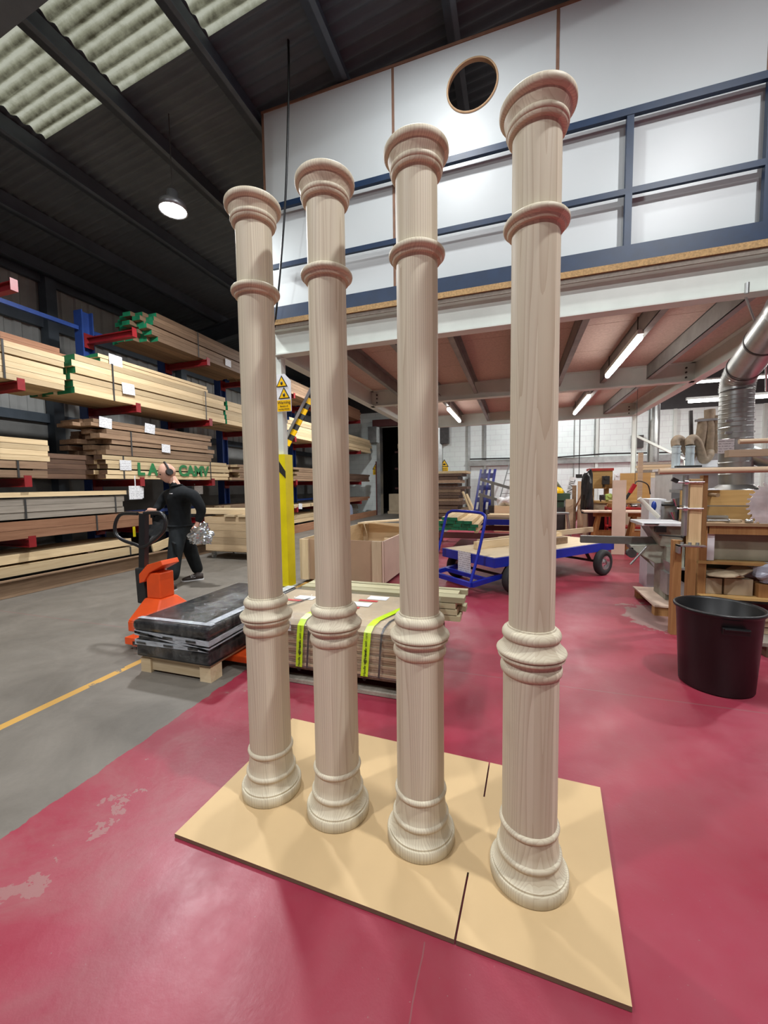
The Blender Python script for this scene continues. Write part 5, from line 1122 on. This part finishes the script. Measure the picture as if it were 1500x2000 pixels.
a, c = P(1138, 993), P(1272, 991); b = MB(); b.mm((a.x, Yf-0.2, 0.832), (c.x, Yf+0.2, 0.862)); tag(b.build('trestle_board', mdf_pink), 'thin pinkish board spanning the two sawhorses', 'board')
a, c = P(1197, 938, 9.0), P(1220, 1060, 9.0); b = MB(); b.mm((a.x, 8.98, 0.004), (c.x, 9.02, a.z)); tag(b.build('upright_board', mdf_pink), 'tall pinkish board standing upright in front of the sawhorse', 'board')
# tool cart with red frame
tc_ = thing('tool_cart', 'red framed tool cart cluttered with parts behind the sawhorses', 'cart', (2.2, 9.7, 0))
for z in (0.12, 0.45, 0.86): b = MB(); b.mm((-0.3, 0, z), (0.75, 0.5, z+0.04)); b.build('shelf', plain('red_enamel', srgb(160, 30, 34), 0.4), tc_)
for x in (-0.3, 0.7):
    for y in (0, 0.45): b = MB(); b.mm((x, y, 0.0), (x+0.05, y+0.05, 0.86)); b.build('leg', MATS['red_enamel'], tc_)
R = random.Random(33)
for i in range(9):
    x, z = 1.95+R.uniform(0, 0.85), 0.902; s = R.uniform(0.05, 0.12)
    b = MB(); b.box((x, 9.8+R.uniform(0, 0.25), z+s*0.35), (s*1.6, s, s*0.7), Euler((0, 0, R.uniform(0, 3))).to_matrix()); b.cyl((x-s, 9.85, z+s*0.3), (x+s, 9.9, z+s*0.4), s*0.18, 8)
    tag(b.build('hand_tool', [dark_steel, galv, dark_wood, amber][i % 4]), f"{['blackened steel', 'silver', 'dark wooden', 'amber handled'][i % 4]} hand tool in the heap on the red cart, {['at its near edge', 'toward the wall', 'on top'][i // 4]}", 'tool', 'hand tools heaped on the red cart')
# wall cabinet bench
cb_ = thing('tool_cabinet', 'varnished timber tool cabinet with red top near the back wall', 'cabinet', (0, 0, 0)); Yc = 10.8
a, c = AY(1152, 915, Yc), AY(1196, 954, Yc)
b = MB(); b.mm((a.x, Yc, c.z), (c.x, Yc+0.35, a.z-0.06)); b.build('body', bench_m, cb_)
b = MB(); b.mm((a.x-0.02, Yc-0.02, a.z-0.06), (c.x+0.02, Yc+0.37, a.z)); b.build('red_top', plain('red_lid', srgb(150, 40, 30), 0.5), cb_)
b = MB(); b.mm((a.x-0.05, Yc-0.05, 0.0), (c.x+0.9, Yc+0.5, 0.95)); b.build('base_bench', card, cb_)
b = MB(); b.mm((a.x-0.05, Yc-0.08, 0.95), (c.x+0.9, Yc+0.5, 1.0)); b.build('bench_top', bench_m, cb_)
b = MB(); b.mm((a.x+0.05, Yc+0.1, 1.0), (a.x+0.12, Yc+0.35, c.z)); b.mm((c.x-0.12, Yc+0.1, 1.0), (c.x-0.05, Yc+0.35, c.z)); b.build('bracket', bench_m, cb_)
a, c = AY(1216, 924, Yc), AY(1275, 973, Yc); b = MB(); b.mm((a.x, Yc+0.2, 1.001), (c.x, Yc+0.26, a.z)); tag(b.build('ply_panel', bench_m), 'orange plywood panel standing on the far bench', 'panel')
for i, (x, y, w_, h_, mt, lb) in enumerate(((1183, 938, 0.15, 0.2, ink, 'black cap hanging on the tool cabinet'), (1186, 960, 0.16, 0.13, plain('lime_machine', srgb(190, 220, 120), 0.5), 'pale lime power tool on the far bench'), (1172, 962, 0.1, 0.12, dark_steel, 'dark power tool beside the lime one'), (1205, 932, 0.1, 0.16, paper_white, 'white drill press head on the far bench'))):
    p = AY(x, y, Yc-0.1); b = MB(); b.box((0, 0, 0), (w_, 0.12, h_)); b.cyl((0, -0.02, h_*0.3), (0, -0.08, h_*0.3), w_*0.3, 12); b.cyl((-w_*0.3, 0, -h_*0.5), (-w_*0.3, 0, -h_*0.8), w_*0.15, 10)
    o = b.build('power_tool', mt, None, 0.015); o.location = p if y < 950 else (p.x, p.y-0.25, 1.0+h_*0.8); tag(o, lb, 'tool')
p, q = AY(1222, 975, Yf), AY(1240, 946, Yf); b = MB(); b.cyl(p, p+(q-p)*0.45, 0.028, 12); b.cyl(p+(q-p)*0.42, q, 0.038, 12, 0.045); b.cyl(p-(q-p)*0.2, p, 0.008, 8, 0.02)
b.mi = [1 if i >= 18 else 0 for i in range(len(b.f))]; o = b.build('air_gun', [ink, plain('red_tool', srgb(170, 25, 35), 0.35)]); tag(o, 'red and black air gun hanging over the sawhorse board', 'tool')
b = MB(); b.tube(bez([q, q+Vector((0.06, 0.1, 0.06)), AY(1255, 941, Yf+0.1), AY(1266, 948, Yf+0.1), AY(1270, 965, Yf+0.2)], 5), 0.012, 8); b.tube([q, q+Vector((0, 0, 1.9))], 0.004, 6); tag(b.build('air_hose', ink), 'thin black air hose looping from the red air gun', 'hose')
# timber stack and boards beside rear post
pk = thing('timber_pack', 'pale rough boards stacked beside the rear mezzanine post', 'timber pack', (0, 0, 0)); a = AY(1255, 903, 11.6)
for i in range(6): b = MB(); b.mm((a.x+0.02*(i % 2), 11.6, 1.55+i*0.065), (a.x+0.72-0.03*(i % 3), 12.2, 1.61+i*0.065)); b.build('board', [pine_x, grey_wood][i % 3 == 2], pk)
b = MB(); b.mm((a.x-0.1, 11.55, 0), (a.x+0.8, 12.25, 1.545)); tag(b.build('storage_cabinet', MATS['pale_grey_enamel']), 'pale grey storage cabinet under the rough board stack', 'cabinet')
a = AY(1248, 885, 10.0); b = MB(); b.box((a.x+0.03, 9.98, a.z-0.52), (0.09, 0.03, 1.05)); tag(b.build('brown_lath', dowel_wood), 'narrow brown lath standing beside the rear post', 'lath')
# big grey wall pipe
a, c = AY(1268, 800, 13.2), AY(1285, 905, 13.2); b = MB(); b.cyl(((a.x+c.x)/2, 13.2, 0.0), ((a.x+c.x)/2, 13.2, a.z+0.8), 0.14, 20); tag(b.build('wall_pipe', galv), 'grey vertical pipe by the back wall behind the rear post', 'pipe')
# leaning boards and straps
a, c = G(1112, 1030), AY(1150, 935, 11.2)
for i, (mt, lb, dx) in enumerate(((pine_z, 'long pale stick leaning toward the tool cabinet', -0.08), (dowel_wood, 'broad grey brown board leaning toward the tool cabinet', 0.06))):
    b = MB(); b.bar((a.x+dx, a.y, 0.05), (c.x+dx, c.y, c.z-0.2), 0.03+0.09*i, 0.03); tag(b.build('leaning_board', mt), lb, 'board')
p = AY(1148, 945, 10.3); blob('hanging_coat', (p.x, 10.3, p.z-0.25), (0.13, 0.1, 0.55), black_film, 'black bundle hanging beside the tool cabinet', 'coat', 8, 0.25)
a = G(1152, 1045); b = MB(); b.lathe([(0.001, 0.0), (0.2, 0), (0.24, 0.75), (0.25, 0.76), (0.25, 0.79), (0.22, 0.79), (0.2, 0.05), (0.001, 0.05)], 28, (a.x-0.1, 10.4, 0)); tag(b.build('waste_bin', black_plastic), 'dark bin standing left of the sawhorse', 'bin')
# anvil sign
p, q = AY(1107, 978, 13.0), AY(1120, 932, 13.0); d_ = (q-p)
an = thing('name_board', 'white board lettered ANVIL leaning on end near the back wall', 'sign', (0, 0, 0))
p.z = max(p.z, 0.7); b = MB(); b.bar(p-d_*0.9, q, 0.03, 0.17, Vector((0, 0, 1)).cross(Vector((0, 1, 0)))); b.build('board', paper_white, an)
text_mesh('ANVIL', 0.2, frame(p+d_*0.52+Vector((0, -0.09, 0)), d_, Vector((-d_.z, 0, d_.x))), ink, an)
R = random.Random(4)
for i, (x0, x1, yt, mt, lb) in enumerate(((1118, 1126, 948, brown_wood, 'dark offcut board standing beside the lettered board'), (1129, 1142, 940, mdf_brown, 'tan board standing by the plug box'), (1105, 1120, 975, dowel_wood, 'short brown board standing below the lettered board'))):
    a, c = AY(x0, yt, 12.6-0.2*i), AY(x1, yt, 12.6-0.2*i); b = MB(); b.mm((a.x, 12.6-0.2*i, 0.004), (c.x, 12.64-0.2*i, a.z)); tag(b.build('standing_board', mt), lb, 'board')
p = AY(1131, 930, 14); b = MB(); b.mm((p.x-0.09, 13.98, p.z-0.06), (p.x+0.09, 14.06, p.z+0.06)); b.cyl((p.x, 14.02, p.z+0.06), (p.x, 14.02, rz(p.x)-0.02), 0.012, 6); tag(b.build('drop_socket', ink), 'black socket box hanging on a drop cable', 'socket')
for i, xp in enumerate((1122, 1162)):
    p = AY(xp, 850, YB-0.15); b = MB(); b.cyl((p.x, YB-0.06, 0.5 if i == 0 else 2.6), (p.x, YB-0.06, 5.1), 0.022, 6); tag(b.build('conduit', galv), ('thin conduit on the back wall above the lettered board', 'thin conduit on the back wall above the tool cabinet')[i], 'conduit')
p = AY(1240, 860, YB-0.1); b = MB(); b.mm((p.x-0.12, YB-0.12, p.z-0.3), (p.x+0.3, YB, p.z+0.2)); tag(b.build('switch_box', dark_steel), 'dark electrical box on the back wall beside the rear post', 'switch box')
# green machine
gm = thing('green_machine', 'dark green workshop machine with yellow guard by the back wall', 'machine', (0, 0, 0)); a, c = AY(1070, 960, 12.5), AY(1108, 1005, 12.5)
b = MB(); b.mm((a.x, 12.4, 0.0), (c.x, 12.9, 0.75)); b.build('stand', dark_steel, gm)
b = MB(); b.mm((a.x-0.2, 12.35, 0.95), (c.x+0.05, 12.9, 1.15)); b.mm((a.x+0.05, 12.4, 0.75), (c.x-0.1, 12.8, 0.95)); b.build('body', plain('machine_green', (0.03, 0.06, 0.035), 0.5), gm)
p = AY(1088, 945, 12.5); b = MB(); b.sphere((p.x, 12.6, 1.18), 0.2, 14, 8, (1, 0.8, 0.8)); b.build('yellow_guard', sign_yellow, gm)
p = AY(1080, 930, 12.5); b = MB(); b.tube(bez([(p.x-0.15, 12.6, 1.9), (p.x, 12.6, 1.6), (p.x+0.2, 12.6, 1.3), (p.x+0.32, 12.6, 1.1)], 5), 0.05, 10); b.build('arm', plain('olive_arm', (0.13, 0.14, 0.09), 0.5), gm)
tb_ = thing('wire_stool', 'grey tubular stool frame before the green machine', 'stool', (AY(1095, 1000, 11.6).x, 11.6, 0))
b = MB(); b.mm((-0.2, -0.2, 0.62), (0.2, 0.2, 0.66)); b.build('seat', galv, tb_)
for sx_ in (-1, 1):
    for sy_ in (-1, 1): b = MB(); b.cyl((sx_*0.16, sy_*0.16, 0.62), (sx_*0.24, sy_*0.22, 0), 0.014, 8); b.build('leg', galv, tb_)
# leaning blue plastic pallet
bp = thing('plastic_pallet', 'blue plastic pallet with oval holes leaning on a grey frame', 'pallet', (0, 0, 0))
o_, u_, v_ = AY(926, 992, 13.8), None, None
p1, p2 = AY(958, 992, 13.8), AY(938, 918, 14.1); U_ = (p1-o_); V_ = (p2-o_); Wn = U_.cross(V_).normalized()
k_ = o_.z/V_.z-0.004; o_ = o_-V_*k_; V_ = V_*(1+k_)
xs_ = [0, .12, .26, .40, .54, .68, .84, 1.0]; ys_ = [0, .09, .22, .30, .43, .51, .64, .72, .85, .93, 1.0]
for i in range(len(xs_)-1):
    if i % 2 == 0:
        b = MB(); b.prism([(xs_[i], 0), (xs_[i+1], 0), (xs_[i+1], 1), (xs_[i], 1)], 0, 0.08, lambda u, v, w: o_+U_*u+V_*v+Wn*w); b.build('rib', blue_bright if i != 2 else plain('deep_blue_plastic', srgb(20, 30, 110), 0.4), bp)
for j in range(0, len(ys_)-1, 2):
    b = MB(); b.prism([(0, ys_[j]), (1, ys_[j]), (1, ys_[j+1]), (0, ys_[j+1])], 0.01, 0.07, lambda u, v, w: o_+U_*u+V_*v+Wn*w); b.build('slat', MATS['deep_blue_plastic'], bp)
# grey metal trestles, ladder, white bag
gt = thing('steel_trestle', 'grey steel machine frame beside the leaning blue pallet', 'frame', (0, 0, 0))
a, c = AY(940, 940, 13.4), AY(1010, 955, 13.4)
for (pa, pb) in (((938, 936), (1012, 958)), ((935, 965), (1000, 985)), ((962, 942), (962, 1010)), ((1000, 950), (1000, 1010)), ((940, 965), (940, 1010))):
    p, q = AY(*pa, 13.4), AY(*pb, 13.4); p.z = max(p.z, 0.02); q.z = max(q.z, 0.02); b = MB(); b.bar(p, q, 0.1, 0.09, Vector((0, 1, 0)) if abs(p.x-q.x) < 0.05 else Vector((0, 0, 1))); b.build('member', plain('dull_frame_grey', (0.16, 0.16, 0.15), 0.5, 0.3), gt)
for x in (-0.95, -0.2):
    b = MB(); b.mm((x, 13.35, 0), (x+0.08, 13.45, 0.6)); b.build('member', MATS['dull_frame_grey'], gt)
b = MB(); b.mm((-0.85, 13.1, 0.1), (-0.3, 13.3, 0.75)); b.build('panel', dark_steel, gt)
ld = thing('step_ladder', 'thin grey ladder leaning on the back wall by the blue pallet', 'ladder', (0, 0, 0))
p, q = AY(972, 990, 15.5), AY(996, 902, 17.9); p = p+(p-q)*((p.z-0.03)/(q.z-p.z))
for dx in (0, 0.38):
    b = MB(); b.bar(p+Vector((dx, 0, 0)), q+Vector((dx, 0, 0)), 0.03, 0.07); b.build('rail', galv, ld)
for k in range(1, 9):
    r = p+(q-p)*(k/9); b = MB(); b.bar(r, r+Vector((0.38, 0, 0)), 0.04, 0.025); b.build('rung', galv, ld)
p = AY(986, 980, 12.8); blob('white_sack', (p.x, 12.8, p.z), (0.24, 0.2, 0.16), paper_white, 'crumpled white sack on the grey steel frame', 'sack', 6, 0.3)
b = MB(); b.mm((p.x-0.3, 12.55, 0), (p.x+0.3, 13.05, p.z-0.12)); tag(b.build('pine_crate', pine_x), 'pine box carrying the crumpled white sack', 'crate')
# ------------------------------------------------------------------ walking man
def man():
    Ym = 4.8; Q = lambda x, y, dy: AY(x, y, Ym+dy)
    J = [('pelvis', Q(354, 1032, 0), .185), ('waist', Q(352, 1012, 0), .195), ('chest', Q(350, 985, 0), .21), ('upper', Q(349, 964, 0), .15), ('neck', Q(343, 949, -.03), .078), ('headb', Q(333, 938, -.05), .07),
         ('ls', Q(376, 965, -.12), .098), ('le', Q(395, 996, -.06), .075), ('lw', Q(386, 1022, -.12), .052),
         ('rs', Q(326, 966, .12), .095), ('re', Q(310, 989, .02), .068), ('rw', Q(302, 997, -.08), .042),
         ('lh', Q(348, 1042, -.09), .135), ('lk', Q(341, 1088, -.24), .105), ('la', Q(337, 1136, -.36), .088),
         ('rh', Q(361, 1042, .09), .135), ('rk', Q(376, 1087, .12), .102), ('ra', Q(389, 1120, .24), .085)]
    E_ = [(0, 1), (1, 2), (2, 3), (3, 4), (4, 5), (3, 6), (6, 7), (7, 8), (3, 9), (9, 10), (10, 11), (0, 12), (12, 13), (13, 14), (0, 15), (15, 16), (16, 17)]
    me = bpy.data.meshes.new('skel'); me.from_pydata([j[1] for j in J], E_, []); o = bpy.data.objects.new('skel', me); COL.objects.link(o)
    sk_ = o.modifiers.new('skin', 'SKIN'); sk_.use_smooth_shade = True; sk_.branch_smoothing = 0.4
    for i, j in enumerate(J): v = me.skin_vertices[0].data[i]; v.radius = (j[2], j[2]*(0.78 if j[0] in ('pelvis', 'waist', 'chest', 'upper') else 1)); v.use_root = (i == 0)
    ss = o.modifiers.new('sub', 'SUBSURF'); ss.levels = 2; ss.render_levels = 2
    dg = bpy.context.evaluated_depsgraph_get(); bmn = bpy.data.meshes.new_from_object(o.evaluated_get(dg)); bpy.data.objects.remove(o)
    b = MB(); jt = {j[0]: j[1] for j in J}
    b.v = [tuple(v.co) for v in bmn.vertices]; b.f = [list(p.vertices) for p in bmn.polygons]; b.sm = [True]*len(b.f); b.mi = []
    waist = jt['pelvis'].z+0.03
    for p in bmn.polygons:
        c = p.center; m_ = 1
        if c.z < waist: m_ = 2
        if (c-jt['lw']).length < 0.06 or (c-jt['rw']).length < 0.055: m_ = 1
        if c.z > jt['neck'].z+0.045 or (c-jt['headb']).length < 0.07: m_ = 0
        for w_, e_ in (('lw', 'le'), ('rw', 're')):
            if (c-jt[w_]).length < 0.16: m_ = 1
        b.mi.append(m_)
    # head: shaped ovoid with brow, nose, mouth, chin and ears
    fc = Vector((-0.50, -0.83, -0.27)).normalized(); up_ = Vector((-0.2, -0.1, 0.97)); up_ = (up_-fc*up_.dot(fc)).normalized(); sd = fc.cross(up_)
    hc = Q(327, 924, -.06); seg, rings = 28, 20; vs = []
    for i in range(rings+1):
        th = pi*i/rings
        for k in range(seg):
            a = 2*pi*k/seg; x, y, z = sin(th)*cos(a), sin(th)*sin(a), -cos(th)      # x front, y side, z up
            X_, Y_, Z_ = x*0.122, y*0.09, z*0.155
            if z < -0.1: Y_ *= 1+0.38*z; X_ *= 1+(0.10 if x > 0 else 0.5)*z
            if x > 0: X_ += 0.046*math.exp(-((z+0.14)/0.13)**2-(y/0.14)**2)+0.008*math.exp(-((z-0.14)/0.1)**2)*(1-abs(y))-0.016*math.exp(-((z-0.02)/0.08)**2-((abs(y)-0.38)/0.14)**2)+0.010*math.exp(-((z+0.46)/0.07)**2-(y/0.25)**2)+0.012*math.exp(-((z+0.82)/0.14)**2-(y/0.3)**2)-0.006*math.exp(-((z+0.5)/0.025)**2-(y/0.25)**2)
            vs.append(hc+fc*X_+sd*Y_+up_*Z_)
    b.smooth = True; b.cur = 0; b.add(vs, [(i*seg+k, i*seg+(k+1) % seg, (i+1)*seg+(k+1) % seg, (i+1)*seg+k) for i in range(rings) for k in range(seg)])
    b.tube([jt['neck']+Vector((0.02, 0.02, -0.03)), hc-up_*0.09-fc*0.03], 0.062, 14)
    # hands: palm, four curled fingers and a thumb each
    def hand(wr, d, n, curl):
        d = d.normalized(); n = (n-d*n.dot(d)).normalized(); s = d.cross(n)
        b.tube([wr-d*0.03, wr+d*0.02, wr+d*0.06, wr+d*0.095], [0.03, 0.034, 0.04, 0.034], 12)
        for q_, ln in ((-0.030, 0.062), (-0.010, 0.075), (0.010, 0.072), (0.029, 0.058)):
            p = wr+d*0.085+s*q_; p2 = p+(d*cos(curl)+n*sin(curl))*ln*0.5; p3 = p2+(d*cos(curl*2.2)+n*sin(curl*2.2))*ln*0.4; p4 = p3+(d*cos(curl*3.2)+n*sin(curl*3.2))*ln*0.25
            b.tube([p-d*0.02, p, p2, p3, p4], [0.010, 0.010, 0.0095, 0.009, 0.007], 8)
        p = wr+d*0.03-s*0.032; b.tube([p, p+d*0.03-s*0.025+n*0.012, p+d*0.06-s*0.03+n*0.03], [0.013, 0.012, 0.009], 8)
    hand(jt['lw'], Vector((-0.25, -0.2, -1)), Vector((-1, -0.3, 0.2)), 0.55)
    hand(jt['rw'], Vector((-0.9, -0.45, 0.05)), Vector((0, -0.1, -1)), 0.5)
    skin_m = plain('skin_tone', (0.50, 0.28, 0.20), 0.5, 0, 0.08, 8); swt = plain('black_sweatshirt', (0.008, 0.0095, 0.011), 0.9, 0, 0.3, 14, spec=0.2, bmp=0.3); trs = plain('dark_work_trousers', (0.011, 0.0135, 0.015), 0.85, 0, 0.3, 10, spec=0.2, bmp=0.4)
    base = min(v[2] for v in b.v)
    o = b.build('person', [skin_m, swt, trs]); tag(o, 'man in black sweatshirt and trousers walking, wearing ear defenders, hand on the jack handle', 'person')
    # ear defenders
    for s in (1, -1):
        e = MB(); c = hc+sd*s*0.095-fc*0.012+up_*0.0; e.cyl(c-sd*s*0.01, c+sd*s*0.03, 0.055, 18, 0.044); e.build('ear_cup', plain('ear_cup_black', (0.015, 0.015, 0.016), 0.45), o, 0.006)
    e = MB(); e.tube([hc+sd*0.112*cos(a)+up_*(0.168*sin(a))-fc*0.012 for a in [pi*k/12 for k in range(13)]], 0.014, 8); e.build('headband', MATS['ear_cup_black'], o)
    for s in (1, -1):
        e = MB(); e.sphere(hc+fc*0.108+sd*s*0.034+up_*0.004, 0.011, 10, 6); e.build('eye', ink, o)
    e = MB(); p = Q(336, 962, -.17); 
    e.box(Q(334, 964, -.235), (0.09, 0.02, 0.012), Euler((0, 0, -0.5)).to_matrix()); e.build('chest_logo', paper_white, o)
    # sweatshirt hem, collar, belt line and cargo pocket
    def loop(z_, grow, nm, mat, tubr, lo=0.0):
        pts = [Vector(v) for v in b.v[:len(bmn.vertices)] if abs(v[2]-z_) < 0.03 and (Vector((v[0], v[1], z_))-Vector((jt['waist'].x, jt['waist'].y, z_))).length < 0.3]
        if len(pts) < 8: return
        c_ = sum(pts, Vector())/len(pts); rad = []
        for k in range(20):
            a_ = 2*pi*k/20; dd = Vector((cos(a_), sin(a_), 0)); rad.append(max([0.1]+[(p-c_).dot(dd) for p in pts]))
        e = MB(); path = [c_+Vector((cos(2*pi*k/20), sin(2*pi*k/20), 0))*(rad[k % 20]+grow) for k in range(21)]
        for p in path: p.z = z_
        e.tube(path, tubr, 8, False); e.build(nm, mat, o)
    loop(waist+0.012, -0.006, 'sweatshirt_hem', swt, 0.022)
    pk_ = jt['lh'].lerp(jt['lk'], 0.6); e = MB(); e.box(pk_+Vector((0.06, -0.085, 0)), (0.15, 0.03, 0.19), Euler((0.1, 0.1, -0.5)).to_matrix()); e.build('cargo_pocket', trs, o, 0.01)
    e = MB(); e.tube([jt['neck']+Vector((0.02+0.075*cos(a_), 0.0+0.075*sin(a_), -0.005+0.018*cos(a_))) for a_ in [2*pi*k/16 for k in range(17)]], 0.016, 8, False); e.build('collar', swt, o)
    # shoes
    for (heel, toe, nm) in ((G(397, 1131), G(357, 1136), 'r'), (G(343, 1152), G(318, 1158), 'l')):
        d = (toe-heel); L_ = 0.30; d.normalize(); s = Vector((-d.y, d.x, 0)); e = MB(); e.smooth = True; rows = []
        for t_, w_, h_ in ((0, .034, .075), (.12, .042, .10), (.3, .04, .105), (.5, .046, .075), (.72, .052, .055), (.9, .042, .042), (1, .018, .03)):
            c = heel+d*L_*t_; rows.append([c+s*w_*1.02+Vector((0, 0, .016)), c+s*w_+Vector((0, 0, .016+h_*.5)), c+s*w_*.5+Vector((0, 0, .016+h_)), c-s*w_*.5+Vector((0, 0, .016+h_)), c-s*w_+Vector((0, 0, .016+h_*.5)), c-s*w_*1.02+Vector((0, 0, .016))])
        e.add([p for r in rows for p in r], [(i*6+k, i*6+(k+1) % 6, (i+1)*6+(k+1) % 6, (i+1)*6+k) for i in range(6) for k in range(6)]+[(0, 1, 2, 3, 4, 5), tuple(range(36, 42))])
        sh = e.build('shoe', plain('dark_brown_shoe', (0.035, 0.024, 0.02), 0.6), o)
        e = MB(); pts = [heel+d*L_*t_+s*sg*w_ for sg in (1,) for t_, w_ in ((-.02, .036), (.2, .046), (.5, .05), (.72, .056), (.92, .045), (1.03, .018))]+[heel+d*L_*t_-s*w_ for t_, w_ in ((1.03, .018), (.92, .045), (.72, .056), (.5, .05), (.2, .046), (-.02, .036))]
        e.prism([(p.x, p.y) for p in pts], 0.001, 0.018, lambda u, v, w: (u, v, w)); e.build('sole', paper_white, sh)
        for k in (0.42, 0.5, 0.58):
            c = heel+d*L_*k+Vector((0, 0, 0.075)); e = MB(); e.bar(c+s*0.046-Vector((0, 0, 0.03)), c+s*0.02+Vector((0, 0, .02)), 0.008, 0.006); e.build('stripe', paper_white, sh)
    # crumpled foil
    p = jt['lw']+Vector((0.03, -0.02, -0.14)); c = Q(391, 1045, -.12)
    f = blob('foil_sheet', c, (0.18, 0.10, 0.15), plain('crumpled_foil', (0.75, 0.78, 0.82), 0.22, 1.0, 0.05), 'crumpled silver foil bag held low by the walking man', 'foil', 15, 0.35, 34, 22)
    R = random.Random(77)
    for v in f.data.vertices: v.co = v.co*(1+R.uniform(-0.16, 0.16))
man()
